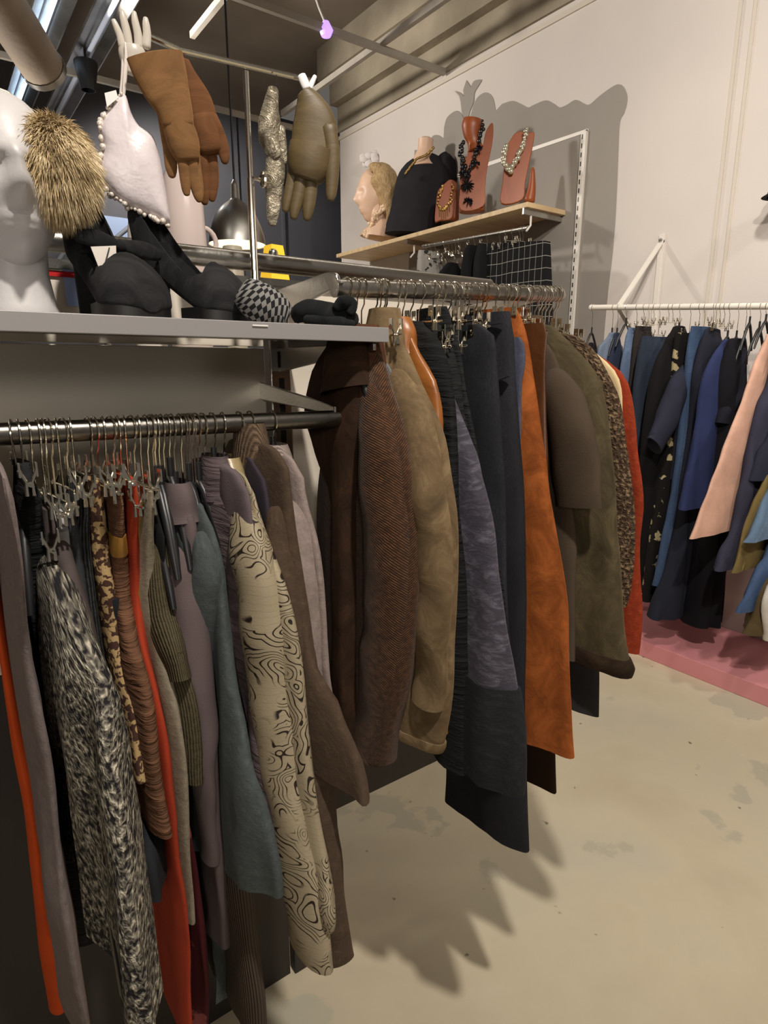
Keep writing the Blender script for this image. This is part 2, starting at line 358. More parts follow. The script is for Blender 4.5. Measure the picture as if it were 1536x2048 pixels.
tul = smooth_poly([(911, 182), (922, 186), (932, 196)], 3, False)[:-1] + smooth_poly([(936, 180), (939, 170), (934, 161)], 2, False)[:0] + \
    [(928, 180), (934, 161), (940, 170), (943, 175)] + smooth_poly([(944, 172), (950, 162), (964, 160), (958, 172), (950, 186), (948, 205), (941, 222), (938, 236)], 4, False) + [(930, 240), (925, 225), (923, 205), (920, 192)]
world_child(MB().prism(wallpoly(tul), (XW - .003, 0, 0), Vector((0, 1, 0)), Vector((0, 0, 1)), Vector((-1, 0, 0)), .004), 'painted_tulip', GM, mural)
for pl_ in ([(962, 330), (1176, 258), (1178, 264), (964, 337)], [(858, 370), (962, 330), (964, 337), (860, 377)], [(1170, 262), (1178, 258), (1150, 640), (1143, 640)]):
    world_child(MB().prism(wallpoly(pl_), (XW - .004, 0, 0), Vector((0, 1, 0)), Vector((0, 0, 1)), Vector((-1, 0, 0)), .003), 'painted_line', WHITEP, mural)

# ---------------------------------------------------------------- ceiling services
def bar(name, a, b_, r, mat, label, cat, group=None, seg=8):
    o = MB().tube([a, b_], r, seg).build(name, mat); recenter(o); return tag(o, label, cat, group)
RAIL = surface('grid_rail', rgb(150, 144, 134), rgb(165, 158, 146), 5, .5, .05, 60)
def grid_rail(a, b_, label):
    a = Vector(a); b_ = Vector(b_); d = (b_ - a).normalized(); s = d.cross(Vector((0, 0, 1)))
    o = MB().obox((a + b_) / 2, d, s, Vector((0, 0, 1)), (b_ - a).length / 2, .016, .02).build('ceiling_rail', RAIL, None, False)
    recenter(o); tag(o, label, 'ceiling rail', 'metal rails of the ceiling grid')
grid_rail((-1, 3.78, 3.5), (3.28, 3.78, 3.5), 'thin metal ceiling rail running to the white wall trim above the mural')
grid_rail((2.72, -1, 3.53), (2.72, 5.2, 3.53), 'long ceiling rail parallel to the white wall beside the concrete beam')
grid_rail((-2, 5.35, 3.5), (3.9, 5.35, 3.5), 'farther cross rail behind the gloves and the black spot lamp')
grid_rail((1.75, 2.0, 3.62), (1.75, 4.6, 3.62), 'short ceiling rail reaching down to the purple lamp rail')
for i, (x0, lab) in enumerate(((.92, 'lit blue-white fluorescent tube fixture nearest the round duct'), (1.22, 'unlit silver tube fixture right of the lit blue tube'))):
    t = empty('tube_light', (x0, 3.2, 3.62), 0, lab, 'ceiling light')
    MB().box((-.045, 0, 0), (.045, 3.4, .05)).build('housing', STEEL, t, False)
    r = MB().prism([(-.11, -.04), (-.045, .0), (.045, .0), (.11, -.04), (.10, -.045), (.04, -.01), (-.04, -.01), (-.10, -.045)], (0, 0, 0), Vector((1, 0, 0)), Vector((0, 0, 1)), Vector((0, 1, 0)), 3.4)
    r.build('reflector', STEEL, t, False)
    em, nt, b = newmat('tube_glow_%d' % i); b.inputs['Base Color'].default_value = (.7, .8, 1, 1)
    if i == 0: b.inputs['Emission Color'].default_value = (.55, .75, 1, 1); b.inputs['Emission Strength'].default_value = 2.2
    else: b.inputs['Roughness'].default_value = .3
    MB().tube([(0, .05, -.03), (0, 3.35, -.03)], .016, 10).build('tube', em, t)
t = empty('air_duct', (.72, 3.0, 3.3), 0, 'short round brown-grey air duct under the ceiling at the top left corner', 'duct')
DU = surface('duct_cloth', rgb(140, 126, 110), rgb(158, 144, 126), 4, .8, .3, 30)
p0 = hit(-40, -60, 2, 3.4); p1 = hit(88, 140, 2, 3.2)
MB().tube([p0 - t.location, p0.lerp(p1, .5) - t.location, p1 - t.location], .125, 20, False).build('duct_tube', DU, t)
d_ = (p1 - p0).normalized()
MB().tube([p1 - d_ * .03 - t.location, p1 + d_ * .012 - t.location], .131, 20, False).build('end_ring', STEEL, t)
# black spot can
c = hit(174, 152, 1, 5.2)
t = empty('spot_lamp', c, 0, 'small black cone spot lamp on the ceiling rail behind the acrylic hand', 'spot lamp')
MB().lathe([(.0, .09), (.075, .09), (.08, .08), (.05, -.09), (.045, -.09), (.07, .05)], 16).build('lamp_can', BLKPL, t)
MB().tube([(0, 0, .09), (0, 0, .2)], .008).build('stem', BLKPL, t)
# purple spot
c = hit(652, 60, 1, 3.78)
t = empty('spot_lamp', c, 0, 'small spot lamp with purple lit glass hanging from a ceiling rail', 'spot lamp')
em, nt, b = newmat('purple_glass'); b.inputs['Base Color'].default_value = (.4, .3, .9, 1); b.inputs['Emission Color'].default_value = (.35, .2, 1, 1); b.inputs['Emission Strength'].default_value = 2
MB().lathe([(0, -.04), (.03, -.035), (.045, 0), (.02, .045), (0, .05)], 12).build('lamp_glass', em, t)
MB().tube([(0, 0, .04), (-.03, .02, .12), (-.08, .04, .26), (-.08, .04, .30)], .012).build('lamp_arm', RAIL, t)
MB().obox((-.09, .04, .24), Vector((1, 0, 0)), Vector((0, 1, 0)), Vector((0, 0, 1)), .06, .03, .05).build('driver_box', WHITEP, t, False)
# truss far left
def strut(a, b_, r, lab):
    bar('roof_strut', a, b_, r, simple('strut_paint', rgb(120, 128, 140), .5), lab, 'roof strut', 'diagonal roof struts at the far wall')
strut(hit(60, 600, 1, 6.4), hit(250, 330, 1, 6.4), .02, 'thin pale diagonal roof strut at the far wall behind the fur earmuff')
strut(hit(215, 490, 1, 6.4), hit(300, 420, 1, 6.4), .02, 'short pale diagonal roof strut between the two black shoes')
pc = hit(215, 470, 1, 6.98)
struct('window_1', MB().box((pc.x - .36, 6.985, pc.z - .18), (pc.x + .36, 7.0, pc.z + .18)), simple('sky_pane', rgb(150, 170, 205), .3))

# ================================================================== DISPLAY FRAME (gondola)
YR = .85; ZR1 = 1.378; ZR2 = 1.578; YP = 1.12; XP = .557
g = empty('display_rack', (XP, YP, 0), 0, 'metal display rack with two clothes rails, shelf brackets and top rail', 'clothes rack')
def gch(mb, name, mat, smooth=True, bevel=0): return world_child(mb, name, mat, g, smooth, bevel)
XB = hit(1040, 570, 1, YP).x
gch(MB().box((XP - .022, YP - .014, 0), (XP + .022, YP + .014, .6)), 'lower_post', simple('shaded_post', rgb(40, 37, 35), .6), False, .003)  # lower end of the post coloured dark for the shade there
for xx, z0 in ((XP, .6), (1.02, .95)):
    gch(MB().box((xx - .022, YP - .014, z0), (xx + .022, YP + .014, 1.60)), 'upright', STEEL, False, .003)
    sl = MB()
    for k in range(13): sl.box((xx - .006, YP - .0152, .95 + k * .05), (xx + .006, YP - .0138, .98 + k * .05))
    gch(sl, 'slot_row', BLKPL, False)['kind'] = 'stuff'
xe = hit(960, 570, 1, YP).x
gch(MB().tube([(-.6, YP, 1.640), (xe + .03, YP, 1.640)], .017, 16), 'top_rail', STEEL)
gch(MB().box((-.6, YP - .012, 1.598), (xe + .0, YP + .012, 1.612)), 'rail_strip', STEEL, False)
gch(MB().ball((XP, YP, 1.658), .009).tube([(XP, YP, 1.63), (XP, YP, 1.658)], .005), 'post_cap', STEEL)
XR1 = hit(685, 818, 1, YR).x; XR2a = hit(668, 572, 1, YR).x; XR2b = hit(1117, 592, 1, YR).x
gch(MB().tube([(-.5, YR, ZR1), (XR1, YR, ZR1 - .008)], .0135, 20).ball((XR1, YR, ZR1 - .008), .0135), 'clothes_rail', DSTEEL)
gch(MB().tube([(XR2a, YR, ZR2 - .01), (XR2b, YR, ZR2 + .014)], .0135, 20).ball((XR2b, YR, ZR2 + .014), .0145), 'clothes_rail', STEEL)
def plate(name, pts, x, t, mat=STEEL):
    gch(MB().prism(pts, (x, 0, 0), Vector((0, 1, 0)), Vector((0, 0, 1)), Vector((1, 0, 0)), t), name, mat, False, .002)
plate('rail_bracket', [(YP, ZR1 + .012), (YP, ZR1 + .045), (YR + .03, ZR1 + .018), (YR - .008, ZR1 + .012), (YR - .008, ZR1 - .002)], XR1 - .02, .006)
plate('rail_bracket', smooth_poly([(YP, 1.535), (YP, 1.575), (YR + .06, 1.592), (YR + .005, 1.592), (YR - .008, 1.580), (YR + .005, 1.568)], 4), XR2a, .007)
plate('shelf_bracket', [(YP, 1.44), (YP, 1.487), (YR - .06, 1.487), (YR - .06, 1.475), (YR + .02, 1.468)], XP - .003, .006)
plate('rail_bracket', [(YP, 1.54), (YP, 1.58), (YR, ZR2 + .018), (YR, ZR2 + .0)], XR2b - .06, .006)
# glossy back panels
pan, nt, b = newmat('glossy_cream_panel'); b.inputs['Base Color'].default_value = rgb(226, 219, 204); b.inputs['Roughness'].default_value = .28
b.inputs['Metallic'].default_value = .45
tc = N(nt, 'ShaderNodeTexCoord'); nn = N(nt, 'ShaderNodeTexNoise', i_Scale=7, i_Detail=3); nt.links.new(tc.outputs['Object'], nn.inputs['Vector'])
bp = N(nt, 'ShaderNodeBump', i_Strength=.12, i_Distance=.01); nt.links.new(nn.outputs[0], bp.inputs['Height']); nt.links.new(bp.outputs[0], b.inputs['Normal'])
gch(MB().box((-.62, YP - .004, .96), (XP - .03, YP + .004, 1.486)), 'back_panel', pan, False, .001)
DKP = simple('shade_panel_dark', rgb(48, 42, 38), .7)
gch(MB().box((XP + .026, YP - .004, .40), (1.0, YP + .004, .94)), 'shade_panel', DKP, False, .001)  # dark sheet added for the shade behind the middle clothes
gch(MB().box((-.62, YP - .004, .0), (XP - .03, YP + .004, .955)), 'shade_panel', DKP, False, .001)  # coloured dark for the shade between the front clothes
pan2 = surface('cream_board', rgb(220, 210, 194), rgb(226, 217, 202), 2, .35, .05, 40)
gch(MB().box((-.62, YP - .004, 1.489), (XP - .03, YP + .004, 1.596)), 'back_panel', pan2, False, .001)
gch(MB().box((XP + .026, YP - .004, .95), (1.0, YP + .004, 1.596)), 'back_panel', pan2, False, .001)
# pale blue patch painted as a reflection behind the left shoe + red strip
o = world_child(MB().prism([(0, 0), (.03, 0), (.028, .055), (-.002, .055)], hit(135, 612, 1, YP - .006), Vector((1, 0, 0)), Vector((0, 0, 1)), Vector((0, 1, 0)), .001), 'reflection_patch', simple('reflection_blue', rgb(170, 195, 245), .4), g)
gch(MB().box((-.6, YP - .008, 1.587), (hit(305, 540, 1, YP).x, YP - .004, 1.595)), 'edge_strip', simple('red_strip', rgb(190, 30, 35), .4), False)
# shelf
YS = .78
sh = empty('display_shelf', (.1, .95, 1.487), 0, 'grey metal shelf carrying the black shoes, foam head and glove stand', 'shelf')
XS = hit(776, 680, 1, YS).x
world_child(MB().box((-.6, YS, 1.500), (XS, YP - .02, 1.507)), 'shelf_board', GREYP, sh, False, .001)
world_child(MB().box((-.6, YS - .003, 1.487), (XS, YS + .003, 1.5085)), 'shelf_lip', GREYP, sh, False, .001)
world_child(MB().box((XS - .004, YS, 1.487), (XS, YP - .02, 1.500)), 'side_lip', GREYP, sh, False, .001)
world_child(MB().prism([(0, 0), (.022, 0), (.022, .002), (0, .002)], hit(505, 652, 1, YS - .004) , Vector((1, 0, 0)), Vector((0, 0, 1)), Vector((0, -1, 0)), .0006), 'price_sticker', simple('white_sticker', rgb(225, 220, 215), .4), sh)
ZS = 1.508

# ================================================================== HANGERS
def hook_pts(r=.0165, stem=.06):
    stem = max(stem, .036)
    pts = []
    for k in range(10):
        a = radians(-60 + k * 25.5); pts.append(Vector((0, -r * cos(a) * -1, r * sin(a))))
    pts = [Vector((0, r * sin(a), r * cos(a))) for a in [radians(115 - k * 24) for k in range(12)]]
    pts += [Vector((0, -.008, -r - .006)), Vector((0, -.001, -r - .016)), Vector((0, 0, -stem))]
    return pts
HG = {'front': 'hangers on the lower front rail', 'middle': 'hangers on the upper middle rail', 'wall': 'hangers on the white wall rail', 'shelf': 'hangers on the rail under the wooden shelf'}
HL = {('front', 'clip'): 'chrome clip hanger crowded between garments on the lower front rail', ('front', 'arm'): 'black plastic hanger with wire hook crowded between garments on the lower front rail',
      ('middle', 'clip'): 'chrome clip hanger crowded between garments on the upper middle rail', ('middle', 'arm'): 'black hanger with wire hook crowded between garments on the upper middle rail',
      ('wall', 'clip'): 'chrome clip hanger crowded between garments on the white wall rail', ('wall', 'arm'): 'black plastic hanger with wire hook crowded between garments on the white wall rail',
      ('shelf', 'clip'): 'chrome clip hanger crowded between garments on the rail under the wooden shelf', ('shelf', 'arm'): 'black hanger under the wooden shelf'}
PROTO = {}
def make_hanger(kind, stem):
    t = empty('clothes_hanger', (0, 0, 0))
    MB().tube(hook_pts(stem=stem), .0013, 6).build('hook', CHROME, t)
    if kind == 'arm':
        z = -stem
        MB().tube([(0, y_, z + d_) for y_, d_ in ((-.062, -.117), (-.05, -.082), (-.03, -.042), (-.012, -.012), (0, 0), (.012, -.012), (.03, -.042), (.05, -.082), (.062, -.117))],
                  [.004, .006, .006, .006, .006, .006, .006, .006, .004], 8).build('shoulder_bar', BLKPL, t)
        MB().tube([(0, 0, z + .028), (0, 0, z)], .0045, 8).build('neck', BLKPL, t)
    else:
        z = -stem - .002
        MB().tube([(0, -.075, z), (0, .075, z)], .0018, 6).build('clip_bar', CHROME, t)
        for s_ in (-1, 1):
            cl = MB(); yc = s_ * .058
            for q in (-1, 1):
                cl.tube([(q * .009, yc, z + .016), (q * .003, yc, z + .002), (q * .0035, yc, z - .014)], [.0022, .0018, .0026], 6)
                cl.obox((q * .0085, yc, z + .016), Vector((1, 0, 0)), Vector((0, 1, 0)), Vector((0, 0, 1)), .001, .005, .008)
            cl.tube([(0, yc - .006, z), (0, yc + .006, z)], .003, 8)
            cl.build('clip', CHROME, t, True)
    return t
hrnd = random.Random(3)
def clipwords(t, n=9):
    w_ = t.split()[:n]
    while w_[-1] in ('with', 'and', 'the', 'a', 'of', 'in', 'on', 'at', 'under', 'one', 'large', 'black', 'long', 'right', 'between', 'left', 'behind', 'held', 'hanging', 'squeezed', 'just', 'next', 'to', 'beside', 'only', 'over', 'light', 'dark', 'soft', 'tucked', 'widest', 'below', 'slanting', 'barely', 'low'): w_.pop()
    return ' '.join(w_).rstrip(',')
def hanger(rack, kind, pos, rz, stem=None, own=None):
    if stem is None: stem = hrnd.uniform(.055, .095)
    stem = round(min(.13, max(.05, stem)), 2); key = (kind, stem)
    if key not in PROTO: o = PROTO[key] = make_hanger(kind, stem)
    else: o = copy_tree(PROTO[key])
    o.location = pos; o.rotation_euler = (0, 0, rz)
    lab = HL[(rack, kind)] if own is None else ('chrome clip hanger holding the ' if kind == 'clip' else 'black hanger holding the ') + clipwords(own)
    tag(o, lab, 'hanger', HG[rack])
    return o

# ================================================================== GARMENTS
def interp(pts, z):
    if z >= pts[0][0]: return pts[0][1]
    for i in range(len(pts) - 1):
        if pts[i][0] >= z >= pts[i + 1][0]:
            d = pts[i][0] - pts[i + 1][0]; t = 0 if d < 1e-6 else (pts[i][0] - z) / d
            return pts[i][1] * (1 - t) + pts[i + 1][1] * t
    return pts[-1][1]
RACKS = {'front': dict(ax=0, rod=YR, ref=850, rz=0, z=ZR1), 'middle': dict(ax=0, rod=YR, ref=590, rz=0, z=ZR2), 'wall': dict(ax=1, rod=2.95, ref=615, rz=-pi / 2, z=1.745),
         'shelf': dict(ax=1, rod=3.02, ref=480, rz=-pi / 2, z=2.27)}
def railz(rack, c):
    if rack == 'front': return ZR1 - .008 * (c + .5) / (XR1 + .5)
    if rack == 'middle': return ZR2 - .01 + .024 * (c - XR2a) / (XR2b - XR2a)
    if rack == 'wall': return 1.705 + (c - 1.267) / (2.161 - 1.267) * .06
    return 2.262 + (c - 2.727) * .039
def plane_pt(R, c, px, py):
    """pixel -> (near extent, z) on the garment's plane"""
    ax = 0 if R['ax'] == 0 else 1; o = 1 - ax; d = ray(px, py)
    lim = .38 if ax == 0 else .6
    t = (c - CAM[ax]) / d[ax] if abs(d[ax]) > 1e-6 else 1e9
    w_ = R['rod'] - (CAM + d * t)[o]
    if t < 0: w_ = -1
    if w_ < .018 or w_ > lim:
        w_ = .018 if w_ < .018 else lim
        p = hit(px, py, o, R['rod'] - w_)
    else: p = CAM + d * t
    return (w_, p.z)
def garment(rack, name, label, cat, hook, edge, mat, style='shoulder', T=.014, sleeve=None, cuffs=None, collar=None, folds=5, amp=.006, far=None, bottom=None,
            extra=None, hang=True, slant=0, seed=None, lower=None, group=None, farmax=.24, smat=None, endw=None, farmul=1):
    R = RACKS[rack]; rn = random.Random(zlib.crc32(label.encode()) % 1000 if seed is None else seed)
    ref = hit(hook, R['ref'], 1 if R['ax'] == 0 else 0, R['rod']); c = ref.x if R['ax'] == 0 else ref.y
    pts = [plane_pt(R, c, a, d) for a, d in edge]
    prof = []
    for wd, z in pts:
        if prof and z > prof[-1][0] - .004: continue
        prof.append((z, max(wd, .018)))
    ztop = prof[0][0]; zb = prof[-1][0]
    # smooth profile
    dense = smooth_poly(prof, 6, False); dense = sorted(set((round(z, 5), w_) for z, w_ in dense), reverse=True)
    rows = max(18, min(60, int((ztop - zb) / .02)))
    n = 44; seed_o = Vector((rn.random() * 50, rn.random() * 50, 0)); ph = rn.random() * 6; ph2 = rn.random() * 6
    yaw = 0
    def ring(z, s, wn, wf, t):
        out = []
        for j in range(n):
            a = 2 * pi * j / n; ca = cos(a); sa = sin(a)
            y = (abs(ca) ** .9) * (1 if ca > 0 else -1); x = (abs(sa) ** .85) * (1 if sa > 0 else -1)
            yy = y * (wf if y > 0 else wn); k = yy / .06
            fold = amp * min(1, s * 2.2 + .12) * (sin(folds * .55 * k + ph + s * 1.3) + .5 * sin(folds * 1.1 * k + ph2 - s * 2))
            nz = noise.noise(Vector((yy * 9, z * 4, x * .5)) + seed_o) * .006 + noise.noise(Vector((yy * 28, z * 11, x)) + seed_o) * .0025
            out.append(Vector((x * t + fold + nz, yy * (1 + .02 * sin(z * 9 + ph)), z)))
        return out
    rings = []; uvs = []; L_ = 0
    for i in range(rows + 1):
        s = i / rows; z = ztop + (zb - ztop) * s
        wn = interp(dense, z)
        if endw is not None and s > .9: pass
        if style == 'shoulder':
            wf = min(wn * farmul, farmax) if far is None else min(wn * farmul, far)
            t = T * (.55 + .45 * min(1, s * 5)) * (1 + .35 * s)
        else:
            wf = min(max(wn, .05), .11 if far is None else far) ; t = T * (.75 + .25 * min(1, s * 4)) * (1 + .2 * s)
        if s < .03: t *= .7
        rg = ring(z, s, wn, wf, t)
        if slant and s > .7:
            for v in rg: v.z += slant * (s - .7) / .3 * (-v.y / .2)
        rings.append(rg)
        per = [0]
        for j in range(1, n): per.append(per[-1] + (rg[j] - rg[j - 1]).length)
        for j in range(n): uvs.append((per[j] - per[n // 2] + seed_o.y, z + seed_o.x))
    if style == 'shoulder':     # rounded top
        c0 = sum(rings[0], Vector()) / n
        for k_, dz in ((.85, .004), (.5, .009)):
            rings.insert(0, [c0 + (v - c0) * k_ + Vector((0, 0, dz)) for v in ring(ztop, 0, prof[0][1], min(prof[0][1] * farmul, .2), T * .5)]); uvs = uvs[:n] + uvs
    # inward hem
    last = rings[-1]; cx = sum((v for v in last), Vector()) / n
    rings.append([cx + (v - cx) * .86 + Vector((0, 0, .004)) for v in last]); rings.append([cx + (v - cx) * .7 + Vector((0, 0, .05)) for v in last])
    for k in (0, 1): uvs += uvs[-n:]
    root = empty(name, (c, R['rod'], zb) if R['ax'] == 0 else (R['rod'], c, zb), R['rz'], label, cat, group)
    def addm(mb, nm, mt, smooth=True):
        mb.v = [(v[0], v[1], v[2] - zb) for v in mb.v]; return mb.build(nm, mt, root, smooth)
    addm(MB().loft(rings, True, uvs), 'body', mat)
    if sleeve:
        for sgn in ([1, -1] if cuffs != 'one' else [1]):
            sp = [(plane_pt(R, c, a, d), plane_pt(R, c, a + hw, d)) for a, d, hw in sleeve]
            cpts = [(Vector((-.012 if sgn == 1 else .004, -p[0][0] * sgn, p[0][1])), min(.062, abs(p[1][0] - p[0][0]))) for p in sp]
            dn = smooth_poly([(v.x, v.y, v.z, h) for v, h in cpts], 6, False)
            rg = []; uu = []; Ls = 0
            for i, (x, y, z, h) in enumerate(dn):
                s = i / (len(dn) - 1); t = (T + .006) * (.75 + .4 * sin(pi * min(1, s * 1.2)))
                if i: Ls += (Vector(dn[i][:3]) - Vector(dn[i - 1][:3])).length
                if s < .14: e_ = .3 + .7 * sqrt(s / .14); h *= e_; t *= e_
                k0 = dn[max(0, i - 1)]; k1 = dn[min(len(dn) - 1, i + 1)]
                tg = Vector((0, k1[1] - k0[1], k1[2] - k0[2])).normalized(); sd = Vector((0, -tg.z, tg.y))
                r_ = []
                for j in range(20):
                    a = 2 * pi * j / 20
                    v = Vector((x + t * sin(a), y, z)) + sd * (h * cos(a)); v.x += noise.noise(v * 14 + seed_o) * .006
                    v += sd * noise.noise(v * 20 + seed_o) * .004
                    r_.append(v); uu.append((a / 6.28 * .16, Ls + 7))
                rg.append(r_)
            cl = sum(rg[-1], Vector()) / 20; rg.append([cl + (v - cl) * .8 + Vector((0, 0, .004)) for v in rg[-1]]); rg.append([cl + (v - cl) * .7 + Vector((0, 0, .04)) for v in rg[-2]])
            for k in (0, 1): uu += uu[-20:]
            addm(MB().loft(rg, True, uu), 'sleeve', smat or mat)
    if collar:
        ch, cm = collar; q = MB(); rg = []
        for i in range(9):
            s = i / 8; z = ztop + ch * .35 - ch * 1.35 * s; wn = .030 + .028 * s + .006 * sin(s * 5); t = T * (.9 + .7 * s) + .003
            rg.append([Vector((t * sin(a) * (1 + .1 * sin(3 * a + ph)), wn * cos(a), z - .01 * cos(a) * s)) for a in [2 * pi * j / 24 for j in range(24)]])
        q.loft(rg, False); addm(q, 'collar', cm)
    if lower:   # band / hem piece: (y0px, y1px, material, name, grow)
        for (y0, y1, mt, nm, gr) in lower:
            za = plane_pt(R, c, edge[-1][0], y0)[1]; zc = plane_pt(R, c, edge[-1][0], y1)[1]; rg = []; uu = []
            for i in range(7):
                z = za + (zc - za) * i / 6; s = max(0, min(1, (ztop - z) / (ztop - zb))); wn = interp(dense, z)
                if style == 'shoulder': wf = min(wn, farmax); t = T * (.55 + .45 * min(1, s * 5)) * (1 + .35 * s)
                else: wf = min(max(wn, .05), .11 if far is None else far); t = T * (.75 + .25 * min(1, s * 4)) * (1 + .2 * s)
                g_ = gr * (sin(pi * (i + .5) / 7) * .5 + .6)
                rg.append(ring(z, s, wn + g_, wf + g_, t + g_)); uu += [(j * .01, z) for j in range(n)]
            addm(MB().loft(rg, True, uu), nm, mt)
    if extra: extra(root, R, c, zb)
    if hang:
        zr = railz(rack, c)
        hanger(rack, 'arm' if style == 'shoulder' else 'clip', Vector((c, R['rod'], zr)) if R['ax'] == 0 else Vector((R['rod'], c, zr)), R['rz'] + hrnd.uniform(-.12, .12), zr - ztop - (.0 if style == 'shoulder' else .004), label)
    return root
def gpart(root, R, c, zb, mb_local, name, mat, smooth=True):
    mb_local.v = [(v[0], v[1], v[2] - zb) for v in mb_local.v]
    return mb_local.build(name, mat, root, smooth)
def disc_at(px, py, r, name, mat, dx=-.02):
    def f(root, R, c, zb):
        wd, z = plane_pt(R, c, px, py)
        q = MB().lathe([(0, .004), (r * .6, .003), (r * .75, .005), (r, .004), (r, 0)], 16)
        q.v = [(dx - v[2], -wd + v[0], z + v[1]) for v in q.v]; gpart(root, R, c, zb, q, name, mat)
    return f
def strip(pts, hw, name, mat, dx=-.016, th=.003):
    """flat strip lying on the garment's left face, pixel path"""
    def f(root, R, c, zb):
        P = [plane_pt(R, c, a, d) for a, d in pts]; rg = []
        for i, (wd, z) in enumerate(P):
            rg.append([Vector((dx - th, -wd - hw, z)), Vector((dx - th, -wd + hw, z)), Vector((dx + .008, -wd + hw, z)), Vector((dx + .008, -wd - hw, z))])
        gpart(root, R, c, zb, MB().loft(rg, True), name, mat, False)
    return f
def many(*fs):
    def f(*a):
        for x in fs: x(*a)
    return f

# ---------------------------------------------------------------- front rail, left to right
garment('front', 'dress', 'bright orange dress at the left edge of the front rail', 'dress', -62, [(-80, 960), (-60, 1200), (-50, 1400), (-30, 1580), (-4, 1750), (10, 1900), (28, 2080)], fab('plain', (200, 78, 30)), T=.008, amp=.002)
garment('front', 'cardigan', 'plain taupe cardigan with rounded shoulder hanging leftmost in full view', 'cardigan', -30, [(14, 955), (22, 1000), (32, 1072), (42, 1150), (56, 1300), (85, 1480), (118, 1700), (150, 1900), (175, 2090)], fab('wool', (112, 101, 98), (124, 113, 109)), T=.010, amp=.003, folds=3)
garment('front', 'velvet_blouse', 'crumpled shiny black velvet top beside the taupe cardigan', 'top', 36, [(45, 930), (62, 965), (70, 1050), (80, 1150), (95, 1280), (112, 1430), (140, 1700), (160, 1900)], fab('crinkle', (30, 32, 34)), 'clip', T=.016, amp=.008)
garment('front', 'knit_skirt', 'long black and white flecked tweed knit skirt on the front rail', 'skirt', 55, [(84, 1108), (112, 1140), (140, 1210), (172, 1290), (205, 1400), (232, 1540), (262, 1700), (296, 1900), (320, 2090)], fab('boucle', (30, 28, 31), (182, 174, 156)), 'clip', T=.022, amp=.006, far=.16)
garment('front', 'trousers', 'narrow plain taupe brown trousers slanting over the flecked skirt', 'trousers', 84, [(104, 1022), (122, 1080), (145, 1160), (168, 1250), (190, 1345), (210, 1440), (240, 1600), (250, 1700)], fab('plain', (76, 67, 65)), 'clip', T=.014, amp=.002)
ST = simple('pale_stitching', rgb(150, 150, 152), .7)
garment('front', 'jeans', 'washed grey jeans with pale stitched loops and hanging cord', 'jeans', 112, [(138, 1015), (145, 1060), (150, 1120), (160, 1190), (178, 1280), (200, 1400), (220, 1550)], fab('denim', (62, 65, 70), (110, 114, 122)), 'clip', T=.014, amp=.003,
        extra=many(strip([(136, 1012), (148, 1060), (152, 1110), (156, 1180)], .0015, 'drawcord', ST, -.014), strip([(120, 1062), (146, 1056)], .0012, 'stitch_loop', ST, -.015)))
garment('front', 'lace_blouse', 'black textured lace top between grey jeans and animal print trousers', 'top', 140, [(160, 965), (168, 1010), (172, 1100), (182, 1250), (205, 1400), (225, 1560)], fab('knit', (26, 28, 28), (60, 62, 62)), 'clip', T=.014)
garment('front', 'print_trousers', 'folded trousers in brown and cream animal print', 'trousers', 175, [(198, 962), (201, 1000), (202, 1090), (206, 1160), (222, 1250), (238, 1330), (256, 1410), (270, 1490), (284, 1570)], fab('leopard', (70, 48, 40), (176, 148, 104)), 'clip', T=.0105, amp=.0015, far=.06)
GOLD = fab('leather', (165, 122, 58))
garment('front', 'wrap_skirt', 'crinkled brown satin wrap skirt with a mustard yellow waistband', 'skirt', 205, [(240, 978), (245, 1010), (246, 1090), (245, 1180), (258, 1250), (278, 1330), (298, 1430), (315, 1560), (332, 1678)], fab('crinkle', (108, 76, 56)), 'clip', T=.014, amp=.002, far=.07,
        lower=[(1150, 1198, GOLD, 'waistband', .0015)])
garment('front', 'dress', 'bright orange-red long dress between the brown wrap skirt and zipped trousers', 'dress', 235, [(270, 962), (274, 1000), (274, 1080), (274, 1160), (283, 1240), (303, 1330), (325, 1450), (345, 1600), (356, 1720), (372, 1850), (388, 2090)], fab('plain', (156, 56, 32)), 'clip', T=.0105, amp=.002, far=.07)
ZIP = simple('brass_zip', rgb(170, 140, 84), .35, .8)
garment('front', 'trousers', 'pale beige grey trousers with a brass zip down the front', 'trousers', 262, [(304, 985), (306, 1040), (304, 1120), (308, 1190), (325, 1290), (347, 1400), (362, 1520), (372, 1650), (388, 1850)], fab('wool', (134, 124, 106), (150, 140, 120)), 'clip', T=.0125, amp=.002, far=.08,
        extra=strip([(296, 998), (293, 1050), (290, 1100), (293, 1150), (297, 1210), (299, 1248)], .0035, 'zip', ZIP, -.015, .002))
garment('front', 'camisole', 'black strappy top on a black hanger right of the zipped trousers', 'top', 290, [(318, 1040), (330, 1080), (335, 1200), (350, 1400), (365, 1600), (380, 1850)], fab('plain', (20, 20, 22)), T=.01)
garment('front', 'sweater', 'dark olive ribbed cable sweater with a scalloped hem', 'sweater', 300, [(318, 1058), (332, 1070), (344, 1130), (354, 1220), (372, 1310), (388, 1400), (395, 1480), (400, 1570)], fab('knit', (66, 60, 44), (86, 78, 56)), T=.014,
        sleeve=[(322, 1080, 13), (330, 1150, 15), (342, 1230, 18), (358, 1300, 21), (368, 1352, 22)], cuffs='one')
garment('front', 'top', 'dark teal green plain top behind the olive sweater', 'top', 322, [(350, 1050), (362, 1075), (372, 1150), (385, 1300), (400, 1450), (405, 1600), (410, 1700)], fab('plain', (38, 44, 44)), T=.01)
